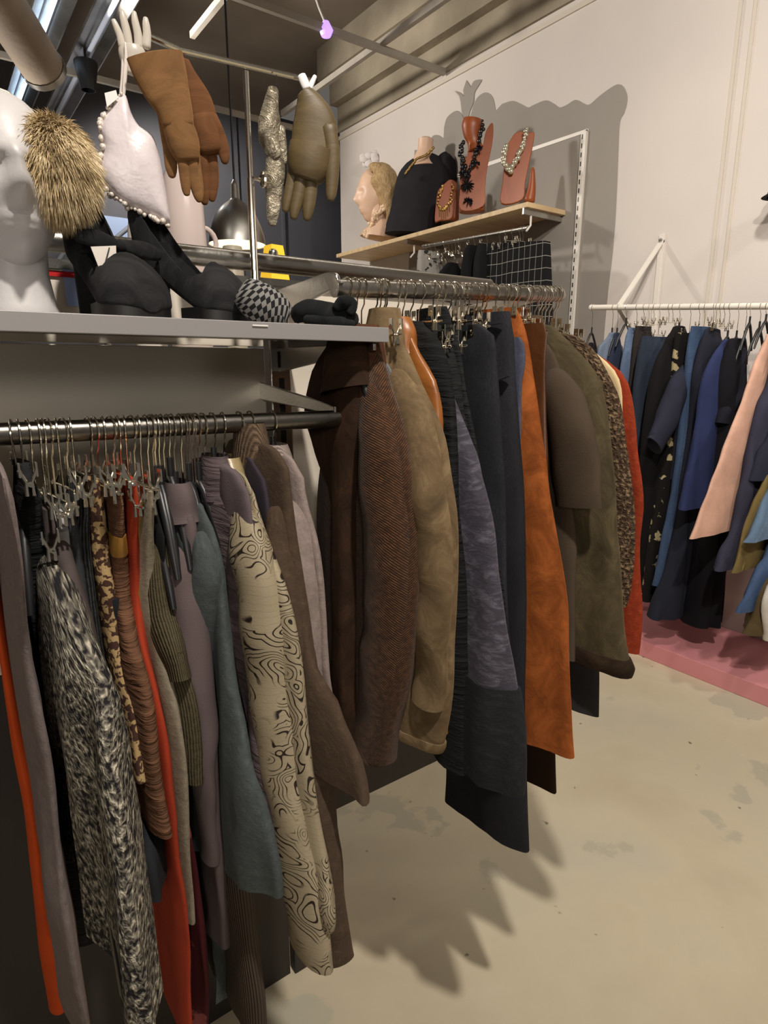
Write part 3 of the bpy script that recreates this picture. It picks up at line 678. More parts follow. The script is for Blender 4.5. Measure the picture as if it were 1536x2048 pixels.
garment('front', 'blouse', 'grey mauve blouse with soft stand collar next to the printed sleeve', 'blouse', 343, [(368, 990), (384, 1050), (389, 1110), (394, 1180), (404, 1260), (420, 1350), (432, 1480), (440, 1620), (446, 1760), (450, 1900)], fab('plain', (92, 80, 80)), T=.014, sleeve=[(376, 1080, 13), (388, 1180, 13), (402, 1290, 14), (416, 1420, 14), (426, 1560, 14), (432, 1700, 12)], cuffs='one', collar=(.045, fab('plain', (96, 84, 84))))
garment('front', 'print_blouse', 'white blouse with purple print, only a sliver showing', 'blouse', 358, [(392, 1070), (399, 1085), (401, 1130), (402, 1175)], fab('floral', (190, 180, 178), (90, 50, 80)), T=.007, hang=True, far=.05)
garment('front', 'strap_dress', 'tan brown vest with straight strap beside the slate knit', 'top', 366, [(400, 1060), (408, 1070), (412, 1120), (414, 1172)], fab('plain', (140, 98, 58)), T=.007, far=.05)
SL = fab('wool', (72, 78, 78), (86, 92, 92))
garment('front', 'sweater', 'slate blue-grey fine knit sweater, widest plain piece on the front rail', 'sweater', 378, [(412, 1022), (424, 1050), (438, 1120), (446, 1200), (462, 1320), (492, 1470), (518, 1580), (540, 1700), (552, 1800), (556, 1880)], SL, T=.018, slant=.06,
        sleeve=[(418, 1060, 12), (430, 1150, 14), (420, 1300, 16), (408, 1450, 17), (402, 1600, 16), (404, 1750, 15), (418, 1900, 14), (430, 2010, 12)], cuffs='one')
RB = fab('cord', (84, 72, 62))
garment('front', 'ribbed_sweater', 'ribbed grey-brown knit hem showing below the slate sweater', 'sweater', 384, [(420, 1120), (436, 1200), (455, 1400), (480, 1650), (505, 1850), (524, 2000), (530, 2090)], RB, T=.016, amp=.003)
MV = fab('crinkle', (92, 80, 82))
garment('front', 'ruffle_top', 'mauve grey twisted ruffle top right of the slate sweater', 'top', 405, [(446, 1005), (458, 1020), (468, 1080), (480, 1180), (498, 1300), (520, 1420), (545, 1560), (562, 1680), (574, 1785)], MV, T=.014, amp=.006)
garment('front', 'velvet_blouse', 'mauve grey collared blouse just left of the paisley shirt', 'blouse', 424, [(478, 950), (492, 975), (500, 1020), (508, 1100), (520, 1220), (540, 1400), (558, 1560), (572, 1700), (580, 1790)], fab('plain', (94, 83, 86)), T=.014, collar=(.05, MV), amp=.007)
PA = fab('paisley', (148, 136, 112), (38, 30, 24))
garment('front', 'paisley_shirt', 'beige shirt with black swirling paisley print', 'shirt', 445, [(492, 955), (506, 985), (520, 1040), (542, 1110), (562, 1165), (578, 1240), (590, 1330), (602, 1430), (622, 1560), (640, 1690), (660, 1790), (680, 1868), (676, 1905)], PA, T=.02, amp=.004, slant=.02,
        sleeve=[(496, 1010, 20), (516, 1090, 26), (534, 1170, 30), (548, 1270, 30), (562, 1400, 30), (582, 1540, 30), (604, 1680, 32), (624, 1800, 38), (636, 1890, 42)], cuffs='one', collar=(.06, fab('satin', (150, 132, 96))))
garment('front', 'top', 'dark aubergine top squeezed between paisley shirt and brown cardigan', 'top', 478, [(505, 925), (524, 950), (540, 1030), (555, 1150), (575, 1300), (600, 1450)], fab('plain', (52, 46, 54)), T=.010)
BK = fab('wool', (72, 58, 46), (88, 72, 56))
garment('front', 'cardigan', 'brown wool cardigan with thick folded collar and flared front panel', 'cardigan', 500, [(556, 905), (574, 940), (578, 990), (588, 1080), (604, 1190), (628, 1310), (668, 1420), (700, 1500), (722, 1570), (731, 1606)], BK, T=.018, amp=.005, slant=0, farmax=.2,
        sleeve=[(566, 1010, 14), (578, 1120, 15), (598, 1250, 17), (622, 1400, 18), (648, 1560, 18), (668, 1700, 17), (684, 1830, 14), (698, 1912, 7)], cuffs='one', collar=(.10, fab('knit', (84, 68, 54), (104, 86, 68))))
garment('front', 'cardigan', 'pale grey taupe cardigan at the right end of the front rail', 'cardigan', 545, [(588, 922), (606, 945), (612, 990), (624, 1050), (640, 1120), (648, 1210), (654, 1320), (664, 1420), (670, 1500)], fab('wool', (134, 120, 114), (146, 132, 126)), T=.016, amp=.005, farmax=.16,
        sleeve=[(598, 1000, 11), (616, 1080, 12), (630, 1170, 12), (638, 1290, 12), (648, 1400, 12)], cuffs='one', collar=(.055, fab('knit', (136, 122, 116), (150, 136, 128))))
garment('front', 'lace_dress', 'wine red patterned dress low behind the orange-red dress', 'dress', 272, [(310, 1300), (340, 1450), (360, 1600), (385, 1800), (402, 1950), (405, 2090)], fab('floral', (60, 14, 18), (120, 60, 60)), 'clip', T=.012, far=.06, hang=False)
garment('front', 'skirt', 'gold satin skirt edge right of the flecked knit skirt', 'skirt', 96, [(150, 1150), (180, 1300), (225, 1450), (262, 1600), (280, 1680), (286, 1790)], fab('leather', (150, 112, 56)), 'clip', T=.008, hang=False)
garment('front', 'skirt', 'dark navy skirt hem low between the flecked skirt and orange-red dress', 'skirt', 190, [(225, 1200), (250, 1400), (285, 1600), (320, 1720), (332, 1800)], fab('plain', (36, 38, 42)), 'clip', T=.014, hang=False, far=.08)

# extra hangers on the front rail (hooks seen in the photo)
for px, k in ((22, 'arm'), (75, 'clip'), (95, 'clip'), (125, 'clip'), (188, 'clip'), (220, 'clip'), (248, 'clip'), (276, 'clip'), (305, 'arm'), (313, 'arm'), (334, 'arm'), (371, 'arm'), (391, 'arm')):
    x = hit(px, 850, 1, YR).x; hanger('front', k, Vector((x, YR, railz('front', x))), hrnd.uniform(-.2, .2))

# ---------------------------------------------------------------- middle rail
BRN = fab('fur', (46, 31, 21), (68, 46, 31))
garment('middle', 'coat', 'dark chocolate brown fur coat at the left end behind the shelf', 'coat', 692, [(706, 690), (716, 730), (722, 790), (724, 850), (716, 930), (704, 1020), (694, 1150), (690, 1300), (686, 1420), (690, 1500)], BRN, T=.022, amp=.006, far=.26, farmul=3.2, collar=(.07, BRN))
TW = fab('tweed', (60, 39, 25), (112, 74, 44))
TW.node_tree.nodes['Principled BSDF'].inputs['Sheen Weight'].default_value = .15
garment('middle', 'coat', 'rust and brown diagonal tweed coat with one large button', 'coat', 722, [(748, 690), (762, 720), (782, 780), (802, 850), (818, 930), (829, 1030), (833, 1140), (830, 1260), (818, 1380), (796, 1470), (782, 1535)], TW, T=.026, amp=.004, farmax=.22, slant=.02,
        sleeve=[(752, 760, 22), (770, 860, 32), (784, 980, 36), (790, 1100, 38), (786, 1220, 36), (774, 1330, 34), (758, 1420, 30), (746, 1500, 26)], cuffs='one', collar=(.09, fab('fur', (70, 44, 30), (96, 62, 42))),
        extra=disc_at(722, 1514, .009, 'button', simple('brown_horn_button', rgb(92, 70, 52), .35), -.036))
garment('middle', 'blouse', 'pale grey-blue blouse, a sliver between tweed and camel coats', 'blouse', 748, [(768, 715), (785, 745), (797, 790), (806, 850), (812, 950), (815, 1100)], fab('plain', (110, 112, 116)), T=.008)
CM = fab('fur', (104, 86, 62), (138, 118, 88))
garment('middle', 'coat', 'taupe camel suede coat with tall upright collar', 'coat', 768, [(796, 660), (812, 700), (832, 750), (858, 810), (880, 870), (898, 950), (910, 1040), (914, 1150), (910, 1280), (900, 1400), (886, 1480), (878, 1508)], CM, T=.022, amp=.004, farmax=.2, slant=.01,
        sleeve=[(804, 740, 20), (836, 830, 28), (862, 930, 30), (878, 1050, 32), (880, 1180, 32), (874, 1310, 30), (866, 1400, 26)], cuffs='one', collar=(.10, CM), lower=[(1486, 1506, CM, 'hem_band', .003)])
garment('middle', 'jacket', 'glossy caramel leather jacket behind the taupe camel coat', 'jacket', 792, [(820, 655), (832, 690), (850, 725), (868, 755), (880, 800), (884, 860), (880, 930), (885, 1100), (890, 1300), (895, 1470)], fab('leather', (142, 86, 38)), T=.018, collar=(.05, fab('leather', (150, 92, 42))), farmax=.2)
garment('middle', 'top', 'black gathered chiffon top between leather jacket and draped scarf', 'top', 820, [(842, 642), (862, 660), (884, 700), (900, 760), (915, 850), (925, 1000), (935, 1200), (940, 1400), (942, 1550)], fab('crinkle', (24, 25, 25)), 'clip', T=.024, amp=.008, far=.14)
MH = fab('mohair', (66, 63, 72), (104, 100, 112))
garment('middle', 'sweater', 'dark grey lilac mohair sweater dress with black hem panel', 'sweater', 838, [(870, 700), (905, 800), (930, 880), (952, 930), (972, 990), (990, 1070), (1006, 1170), (1018, 1280), (1028, 1380), (1034, 1480), (1036, 1560)], MH, 'clip', T=.03, amp=.007, far=.18, slant=.0,
        lower=[(1385, 1590, fab('wool', (36, 38, 40), (50, 52, 54)), 'hem_panel', .007)])
garment('middle', 'scarf', 'long sheer black scarf draped over a clip hanger', 'scarf', 868, [(893, 612), (904, 640), (918, 690), (932, 760), (948, 850), (964, 950), (984, 1080), (1004, 1200), (1024, 1320), (1036, 1420), (1040, 1500)], fab('crinkle', (30, 31, 31)), 'clip', T=.012, amp=.004, far=.05,
        sleeve=[(880, 650, 16), (902, 740, 20), (920, 850, 22), (944, 980, 24)], cuffs='one')
BD = fab('denim', (36, 36, 41), (52, 53, 59))
BD2 = fab('denim', (33, 34, 38), (48, 49, 54))
garment('middle', 'jeans', 'short folded black denim jeans behind the long black corduroy trousers', 'jeans', 905, [(958, 648), (985, 668), (990, 740), (1000, 900), (1012, 1100), (1020, 1300), (1030, 1500)], BD2, 'clip', T=.018, amp=.003, far=.06)
garment('middle', 'trousers', 'long charcoal flared trousers hanging lowest in the middle', 'trousers', 948, [(1020, 622), (1026, 670), (1030, 740), (1038, 850), (1046, 1000), (1050, 1150), (1052, 1300), (1052, 1450), (1052, 1600), (1052, 1704)], BD, 'clip', T=.026, amp=.003, far=.02,
        extra=many(strip([(975, 772), (1005, 764), (1034, 752)], .0016, 'pocket_seam', simple('denim_seam', rgb(66, 66, 74), .8), -.024), strip([(950, 655), (985, 652), (1018, 648)], .0016, 'belt_seam', simple('denim_seam_b', rgb(60, 60, 68), .8), -.022)))
garment('middle', 'jeans', 'blue-grey jeans waistband tucked behind charcoal trousers', 'jeans', 968, [(1040, 674), (1048, 690), (1050, 730), (1046, 770), (1044, 900)], fab('denim', (74, 76, 92), (104, 106, 124)), 'clip', T=.010, far=.06)
OR = fab('suede', (132, 70, 28), (166, 92, 42))
garment('middle', 'skirt', 'long rust orange suede skirt', 'skirt', 985, [(1030, 614), (1042, 640), (1056, 700), (1068, 770), (1080, 860), (1094, 950), (1110, 1060), (1124, 1170), (1134, 1290), (1141, 1400), (1144, 1518)], OR, 'clip', T=.026, amp=.006, far=.12, folds=4)
garment('middle', 'trousers', 'dark brown leather trousers with belt, hem below the orange skirt', 'trousers', 1003, [(1088, 645), (1094, 670), (1090, 720), (1090, 800), (1096, 950), (1103, 1200), (1106, 1400), (1106, 1588)], fab('leather', (84, 50, 26)), 'clip', T=.012, amp=.002, far=.1,
        lower=[(1300, 1586, fab('plain', (50, 33, 22)), 'leg_lining', .002)])
garment('middle', 'blouse', 'dark taupe blouse with wide short sleeve', 'blouse', 1030, [(1096, 690), (1112, 720), (1130, 790), (1142, 900), (1150, 1010), (1156, 1100), (1150, 1200), (1150, 1320)], fab('plain', (74, 62, 50)), T=.016, amp=.004, farmax=.2,
        sleeve=[(1104, 745, 24), (1128, 790, 36), (1148, 850, 44), (1160, 930, 48), (1164, 1012, 50)], cuffs='one')
OC = fab('suede', (74, 65, 46), (96, 84, 60))
garment('middle', 'coat', 'olive brown sheepskin coat with dark fur hem', 'coat', 1056, [(1112, 655), (1140, 685), (1172, 720), (1200, 765), (1212, 840), (1220, 950), (1230, 1060), (1240, 1160), (1250, 1250), (1262, 1310), (1269, 1338)], OC, T=.03, amp=.005, farmax=.2, slant=.0,
        sleeve=[(1130, 725, 20), (1160, 810, 34), (1176, 930, 38), (1186, 1060, 40), (1190, 1180, 40), (1188, 1260, 38)][:0] or None, collar=(.07, fab('fur', (70, 56, 42), (110, 90, 66))),
        lower=[(1322, 1356, fab('fur', (44, 32, 22), (66, 52, 36)), 'fur_hem', .006)],
        extra=None)
garment('middle', 'trousers', 'dark charcoal trouser leg hanging under the sheepskin coat', 'trousers', 1062, [(1120, 720), (1150, 900), (1176, 1100), (1190, 1250), (1198, 1350), (1198, 1438)], fab('plain', (52, 50, 50)), T=.014, amp=.003, farmax=.06, hang=False)
garment('middle', 'cardigan', 'brown speckled boucle cardigan between sheepskin coat and rust knit', 'cardigan', 1078, [(1150, 672), (1185, 700), (1215, 745), (1238, 800), (1252, 870), (1264, 950), (1272, 1040), (1270, 1120), (1260, 1180), (1250, 1215)], fab('boucle', (58, 42, 32), (136, 112, 86)), T=.018, amp=.004, farmax=.2)
garment('middle', 'padded_jacket', 'cream padded jacket shoulder between boucle cardigan and rust knit', 'jacket', 1092, [(1165, 690), (1200, 715), (1228, 745), (1244, 780), (1248, 830), (1246, 900), (1240, 1000)], fab('plain', (214, 190, 146)), T=.008, farmax=.2)
garment('middle', 'sweater', 'rust red cable knit sweater at the right end of the middle rail', 'sweater', 1108, [(1180, 700), (1225, 730), (1254, 765), (1268, 840), (1274, 910), (1286, 960), (1290, 1010), (1284, 1080), (1284, 1150), (1290, 1220), (1288, 1280), (1284, 1310)], fab('wool', (140, 52, 27), (166, 70, 38)), T=.018, amp=.005, farmax=.2)
for px, k in ((708, 'arm'), (757, 'clip'), (764, 'arm'), (805, 'arm'), (862, 'clip'), (881, 'clip'), (895, 'clip'), (912, 'clip'), (925, 'clip'), (934, 'clip'), (960, 'clip'), (1012, 'clip'), (1020, 'clip'), (1045, 'clip'), (1070, 'clip'), (1085, 'clip'), (1100, 'arm'), (1113, 'clip')):
    x = hit(px, 590, 1, YR).x; hanger('middle', k, Vector((x, YR, railz('middle', x))), hrnd.uniform(-.2, .2))

# ---------------------------------------------------------------- white wall rail
YW0 = hit(1182, 625, 0, 2.95).y
wr = empty('wall_rail', (XW, 1.9, 1.7), 0, 'white wall-mounted clothes rail on slanted brackets over the pink platform', 'clothes rail')
world_child(MB().tube([(2.95, YW0, railz('wall', YW0)), (2.95, -1.3, railz('wall', -1.3))], .014, 16).ball((2.95, YW0, railz('wall', YW0)), .016), 'clothes_rail', WHITEP, wr, True)
yb = hit(1236, 615, 0, 2.95).y
for y0, y1 in ((yb, yb), (-.9, -.9)):
    zt = 2.115; a = Vector((2.95, y0, railz('wall', y0))); bq = Vector((XW, y1, zt))
    d = (bq - a).normalized(); s_ = Vector((0, 1, 0)); u_ = d.cross(s_)
    world_child(MB().obox((a + bq) / 2, d, s_, u_, (bq - a).length / 2, .014, .005), 'bracket_arm', WHITEP, wr, False, .001)
    world_child(MB().box((XW - .012, y1 - .014, 1.45), (XW, y1 + .014, zt + .03)), 'wall_plate', WHITEP, wr, False, .001)
    c2 = Vector((XW, y1, 1.48)); d = (c2 - a).normalized(); u_ = d.cross(s_)
    world_child(MB().obox((a + c2) / 2, d, s_, u_, (c2 - a).length / 2, .012, .004), 'bracket_arm', WHITEP, wr, False, .001)
    world_child(MB().ball((XW - .018, y1, zt), .01), 'bolt', STEEL, wr)
NV = (40, 42, 56)
def W(*a, **k): return garment('wall', *a, **k)
W('top', 'black top on the leftmost black hanger of the wall rail', 'top', 1187, [(1184, 688), (1168, 702), (1156, 722), (1150, 820), (1150, 1000), (1152, 1150)], fab('plain', (26, 24, 28)), T=.03)
W('denim_shirt', 'pale grey-blue denim shirt at the left of the wall rail', 'shirt', 1228, [(1224, 668), (1206, 684), (1196, 704), (1194, 780), (1200, 900), (1206, 1100)], fab('denim', (104, 116, 134), (150, 160, 176)), T=.03)
W('denim_jacket', 'dark navy denim jacket beside the pale denim shirt', 'jacket', 1238, [(1236, 668), (1224, 690), (1214, 725), (1210, 800), (1212, 950), (1215, 1100)], fab('denim', (48, 56, 76), (70, 80, 102)), T=.03)
W('jeans', 'light blue jeans folded over a clip hanger, left of dark teal jeans', 'jeans', 1276, [(1258, 655), (1248, 700), (1238, 770), (1238, 950), (1240, 1150)], fab('denim', (96, 114, 142), (134, 152, 180)), 'clip', T=.03, amp=.004)
W('trousers', 'brown-black trousers between light blue and dark teal jeans', 'trousers', 1290, [(1272, 652), (1266, 710), (1256, 800), (1252, 950), (1252, 1150)], fab('plain', (48, 42, 40)), 'clip', T=.03, amp=.004)
W('jeans', 'wide dark teal blue jeans on the wall rail', 'jeans', 1322, [(1284, 672), (1276, 720), (1268, 800), (1268, 950), (1270, 1080), (1274, 1190)], fab('denim', (44, 52, 66), (64, 74, 92)), 'clip', T=.04, amp=.005)
W('dress', 'plain black dress with rounded shoulder on the wall rail', 'dress', 1362, [(1348, 655), (1330, 688), (1310, 735), (1296, 820), (1288, 930), (1284, 1040), (1284, 1190)], fab('plain', (17, 16, 17)), T=.05)
W('skirt', 'black trousers scattered with cream floral print', 'trousers', 1384, [(1352, 665), (1346, 760), (1334, 880), (1318, 980), (1302, 1080), (1292, 1150), (1286, 1204)], fab('floral', (20, 18, 18), (170, 156, 120)), 'clip', T=.035, amp=.004)
W('sweater', 'navy top with a three-quarter sleeve held out to the left', 'top', 1402, [(1392, 688), (1372, 740), (1360, 820), (1350, 920), (1345, 960)], fab('plain', NV), T=.035,
  sleeve=[(1378, 730, 20), (1360, 780, 25), (1342, 830, 26), (1324, 870, 22), (1312, 892, 20)], cuffs='one')
W('jeans', 'mid blue narrow jeans with visible waistband and loops', 'jeans', 1412, [(1384, 652), (1376, 700), (1370, 780), (1356, 900), (1340, 1010), (1320, 1110), (1306, 1172)], fab('denim', (58, 76, 104), (88, 108, 138)), 'clip', T=.03, amp=.003)
W('dress', 'very dark navy long dress with the widest hem on the wall rail', 'dress', 1430, [(1410, 660), (1392, 740), (1384, 850), (1366, 980), (1345, 1090), (1322, 1180), (1306, 1240)], fab('plain', (33, 35, 46)), T=.05, amp=.01)
W('blouse', 'royal blue blouse with long straight sleeve', 'blouse', 1462, [(1448, 682), (1424, 716), (1408, 760), (1398, 840), (1384, 920), (1370, 980), (1358, 1020)], fab('plain', (42, 50, 86)), T=.035, amp=.006)
W('skirt', 'black pleated skirt with frilled hem under the pink sleeve', 'skirt', 1480, [(1460, 680), (1440, 760), (1430, 880), (1416, 1000), (1400, 1120), (1388, 1200), (1382, 1252)], fab('plain', (18, 18, 24)), T=.06, amp=.016, folds=8)
W('top', 'dark navy jersey top with short sleeve left of the pink garment', 'top', 1496, [(1492, 700), (1478, 740), (1466, 800), (1458, 900), (1450, 1000), (1440, 1120)], fab('plain', (28, 29, 38)), T=.035,
  sleeve=[(1486, 722, 12), (1470, 780, 18), (1458, 820, 20), (1452, 848, 17)], cuffs='one')
W('blouse', 'blush pink coat panel slanting across the dark clothes', 'coat', 1545, [(1534, 672), (1514, 722), (1496, 772), (1472, 838), (1446, 900), (1418, 975), (1398, 1035), (1382, 1078)], fab('plain', (204, 162, 142)), T=.022, amp=.002)
W('cardigan', 'blue-grey navy cardigan right of the pink panel', 'cardigan', 1572, [(1568, 690), (1544, 760), (1520, 820), (1500, 900), (1478, 980), (1462, 1060), (1444, 1110), (1432, 1142)], fab('plain', (52, 52, 68)), T=.035, amp=.006)
W('top', 'dark navy plain top at the right edge of the frame', 'top', 1592, [(1590, 700), (1566, 780), (1540, 860), (1520, 910), (1504, 962)], fab('plain', (38, 40, 54)), T=.03, amp=.006)
W('shirt', 'olive khaki shirt hem below the navy cardigan', 'shirt', 1604, [(1600, 720), (1570, 820), (1540, 920), (1506, 1010), (1482, 1090), (1464, 1146)], fab('plain', (112, 96, 58)), T=.02, amp=.004)
W('denim_shorts', 'pale washed denim shorts with frayed hem at the right edge', 'shorts', 1620, [(1616, 800), (1580, 880), (1545, 960), (1518, 1030), (1490, 1086)], fab('denim', (100, 124, 150), (190, 200, 208)), 'clip', T=.03, amp=.004)
W('jeans', 'mid blue jean leg slanting low at the right edge', 'jeans', 1636, [(1634, 840), (1590, 960), (1545, 1080), (1506, 1160), (1475, 1228)], fab('denim', (70, 90, 124), (104, 126, 160)), 'clip', T=.03, amp=.004)
W('trousers', 'olive brown wide trousers at the lower right above the platform', 'trousers', 1652, [(1650, 860), (1600, 1000), (1560, 1100), (1520, 1190), (1492, 1270)], fab('plain', (84, 70, 46)), 'clip', T=.05, amp=.008)
W('blouse', 'white blouse barely entering the frame at the right edge', 'blouse', 1682, [(1680, 900), (1640, 1000), (1580, 1120), (1536, 1190), (1530, 1282)], fab('plain', (212, 208, 200)), T=.03)
for px, k in ((1255, 'arm'), (1300, 'clip'), (1310, 'clip'), (1340, 'clip'), (1348, 'clip'), (1435, 'clip'), (1443, 'clip'), (1452, 'clip'), (1503, 'arm'), (1524, 'arm'), (1535, 'arm')):
    y = hit(px, 615, 0, 2.95).y; hanger('wall', k, Vector((2.95, y, railz('wall', y))), -pi / 2 + hrnd.uniform(-.15, .15))

# ================================================================== WALL SHELF
X1 = 2.95; ya = hit(1055, 403, 0, X1).y; yz = 4.75; ZT = 2.385
ws = empty('wall_shelf', (XW, 3.6, ZT - .03), 0, 'long pale wood shelf on the wall carrying the jewellery busts', 'shelf')
WOOD = surface('birch_ply', rgb(196, 168, 126), rgb(214, 188, 146), 3, .5, .05, 40, stretch=(1, 8, 1))
world_child(MB().box((X1, ya, ZT - .028), (XW - .006, yz, ZT)), 'shelf_board', WOOD, ws, False, .002)
for yy in (ya + .03, 3.78):
    world_child(MB().box((X1 + .0, yy - .006, ZT - .062), (XW - .006, yy + .006, ZT - .028)), 'shelf_bracket', STEEL, ws, False)
    world_child(MB().tube([(3.02, yy, ZT - .06), (3.02, yy, ZT - .115), (2.985, yy, ZT - .15)], .006, 8), 'rail_drop', WHITEP, ws)
YV = hit(1153, 480, 0, XW - .02).y
world_child(MB().box((XW - .022, YV - .018, .6), (XW - .0075, YV + .018, hit(1160, 265, 0, XW - .02).z)), 'wall_standard', WHITEP, ws, False, .001)
sl = MB()
for k in range(28): sl.box((XW - .0235, YV + .002, 1.45 + k * .048), (XW - .0215, YV + .009, 1.475 + k * .048))
world_child(sl, 'slot_row', BLKPL, ws)['kind'] = 'stuff'
ysa, ysb = hit(1056, 458, 0, 3.02).y, hit(846, 497, 0, 3.02).y
world_child(MB().tube([(3.02, ysa, railz('shelf', ysa)), (3.02, ysb, railz('shelf', ysb))], .013, 14), 'clothes_rail', STEEL, ws)
def S(*a, **k): return garment('shelf', *a, **k)
S('mesh_top', 'silver chain mesh top at the far end of the rail under the wooden shelf', 'top', 862, [(838, 500), (836, 520), (836, 560), (838, 620)], fab('floral', (150, 146, 140), (50, 48, 46)), 'clip', T=.05, far=.1)
S('top', 'crumpled black top hanging behind the chain mesh top', 'top', 905, [(896, 525), (880, 545), (872, 570), (872, 640)], fab('plain', (18, 17, 19)), 'clip', T=.04)
S('dress', 'slim black dress between mesh top and checked trousers', 'dress', 950, [(935, 490), (926, 520), (922, 560), (924, 660)], fab('plain', (16, 16, 17)), 'clip', T=.05, amp=.012)
S('dress', 'black skirt with soft folds next to the checked trousers', 'skirt', 975, [(958, 487), (950, 520), (946, 560), (948, 660)], fab('plain', (22, 22, 22)), 'clip', T=.05, amp=.012)
# plaid trousers face the aisle
pt = empty('checked_trousers', (3.02, 3.0, 1.75), 0, 'wide black trousers with thin white window check under the wooden shelf', 'trousers')
PLD = fab('plaid', (22, 22, 24), (150, 148, 140))
P4 = [hit(a, d, 0, 3.0) for a, d in ((975, 488), (1094, 482), (1100, 660), (968, 668))]
q = MB(); rg = []; uu = []
for i in range(14):
    s = i / 13; l = P4[0].lerp(P4[3], s); r_ = P4[1].lerp(P4[2], s); row = []; m_ = 16
    for j in range(m_ + 1): row.append(l.lerp(r_, j / m_) + Vector((-.02 - .012 * sin(j * 1.1) * s, 0, 0)))
    for j in range(m_, -1, -1): row.append(l.lerp(r_, j / m_) + Vector((.03 + .008 * sin(j * 1.3) * s, 0, 0)))
    rg.append(row); uu += [(v.y + 10, v.z) for v in row]
q.loft(rg, True, uu); world_child(q, 'body', PLD, pt, True)
for px in (855, 872, 890, 898, 905, 912, 920, 932, 1000, 1012, 1025, 1040, 1046):
    y = hit(px, 480, 0, 3.02).y; hanger('shelf', 'clip', Vector((3.02, y, railz('shelf', y))), -pi / 2 + hrnd.uniform(-.1, .1))

# ------------------------------------------------ shapes drawn in a vertical plane through p0 facing the camera
class Facing:
    def __init__(s, px0, py0, ax, v, rz=None, th=None):
        s.p = hit(px0, py0, ax, v); s.px0 = px0; s.py0 = py0; s.k = F / depth(s.p)
        d = (s.p - CAM); s.right = Vector((d.y, -d.x, 0)).normalized(); s.fwd = Vector((d.x, d.y, 0)).normalized()
        s.zr = math.atan2(s.right.y, s.right.x)
    def uv(s, px, py):
        """solve exactly on the plane"""
        r_ = ray(px, py); t = (s.p - CAM).dot(s.fwd) / r_.dot(s.fwd); q = CAM + r_ * t - s.p
        return q.dot(s.right), q.z
    def limb(s, mb, pts, depthf=.6, y0=0, seg=16, t=None, nz=0, dy=None):
        """pts: (px,py,halfwidth px); ellipse sections"""
        P = [(*s.uv(a, b_), w_ / s.k) for a, b_, w_ in pts]; P = smooth_poly(P, 5, False); rg = []; uu = []; Ls = 0
        for i, (u, v, h) in enumerate(P):
            a_ = P[max(0, i - 1)]; b_ = P[min(len(P) - 1, i + 1)]; tg = Vector((b_[0] - a_[0], 0, b_[1] - a_[1]))
            tg = tg.normalized() if tg.length > 1e-7 else Vector((0, 0, -1)); sd = Vector((tg.z, 0, -tg.x))
            if i: Ls += (Vector((u, v)) - Vector(P[i - 1][:2])).length
            e = 1 if 0 < i < len(P) - 1 else .6
            yy = y0 + (dy[0] + (dy[1] - dy[0]) * i / (len(P) - 1) if dy else 0)
            r_ = []
            for j in range(seg):
                an = 2 * pi * j / seg; q_ = Vector((u, yy, v)) + sd * h * e * cos(an) + Vector((0, (t if t else h * depthf) * e * sin(an), 0))
                if nz: q_ += Vector((1, 1, .5)) * noise.noise(q_ * 40 + Vector((s.px0, 0, 0))) * nz
                r_.append(q_); uu.append((an / 6.28 * 2 * h, Ls))
            rg.append(r_)
        mb.loft(rg, True, uu); return mb
    def obj(s, name, label, cat, group=None):
        return empty(name, s.p, s.zr, label, cat, group)
    def pillow(s, mb, poly, t, nr=6, bulge=.5, y0=0):
        P = [s.uv(a, b_) for a, b_ in poly]; cx = sum(p[0] for p in P) / len(P); cz = sum(p[1] for p in P) / len(P); m_ = len(P)
        rings = []; uu = []
        for side in (-1, 1):
            rr = range(nr, 0, -1) if side == 1 else range(1, nr + 1)
            for k in rr:
                f = k / nr; d = t * (1 - f ** 2.2) ** bulge
                rings.append([Vector((cx + (x - cx) * f, y0 + side * (d + .0006) + noise.noise(Vector((x * 14 * f, z * 14 * f, side))) * t * .5 * (1 - f), cz + (z - cz) * f)) for x, z in P]); uu += [(cx + (x - cx) * f, cz + (z - cz) * f) for x, z in P]
        mb.loft(rings, True, uu); return mb

# ================================================================== FIGURE HEADS
def head_mesh(mb, h=.24, wid=.16, dep=.2, neck=.1, neckr=.055, lips=True):
    """head centred on origin axis, chin-to-crown height h, facing -Y"""
    nseg, nr = 72, 56; rg = []
    def g_(x, c, s): return exp(-((x - c) / s) ** 2)
    for i in range(nr + 1):
        s = i / nr; ph = pi * s; z = cos(ph); r = sin(ph) ** .85 if sin(ph) > 0 else 0; row = []
        for j in range(nseg):
            a = 2 * pi * j / nseg; x = sin(a) * r; y = -cos(a) * r
            wz = 1 - .28 * max(0, -z) ** 1.3
            X = x * wid / 2 * wz; Y = y * dep / 2 * (1 - .12 * max(0, -z)) ; Z = z * h / 2
            if y < 0:
                f = -y
                xn = X / (wid / 2)
                Y -= .036 * g_(xn, 0, .17) * g_(z, -.2, .16) * f ** .5 + .012 * g_(xn, 0, .12) * g_(z, .05, .2) * f      # nose
                Y += .020 * (g_(xn, .38, .2) + g_(xn, -.38, .2)) * g_(z, .04, .12)                                   # eye sockets
                Y -= .007 * (g_(xn, .38, .15) + g_(xn, -.38, .15)) * g_(z, .0, .06)
                Y -= .014 * g_(xn, 0, .3) * (g_(z, -.5, .05) + 1.1 * g_(z, -.61, .055)) * f                           # lips
                Y -= .010 * g_(xn, 0, .25) * g_(z, -.85, .13)                                                         # chin
                Y -= .005 * (g_(xn, .3, .3) + g_(xn, -.3, .3)) * g_(z, .2, .07)                                       # brow
                Y += .006 * (g_(xn, .75, .2) + g_(xn, -.75, .2)) * g_(z, -.45, .25)
            row.append(Vector((X, Y, Z)))
        rg.append(row)
    mb.loft(rg, False)
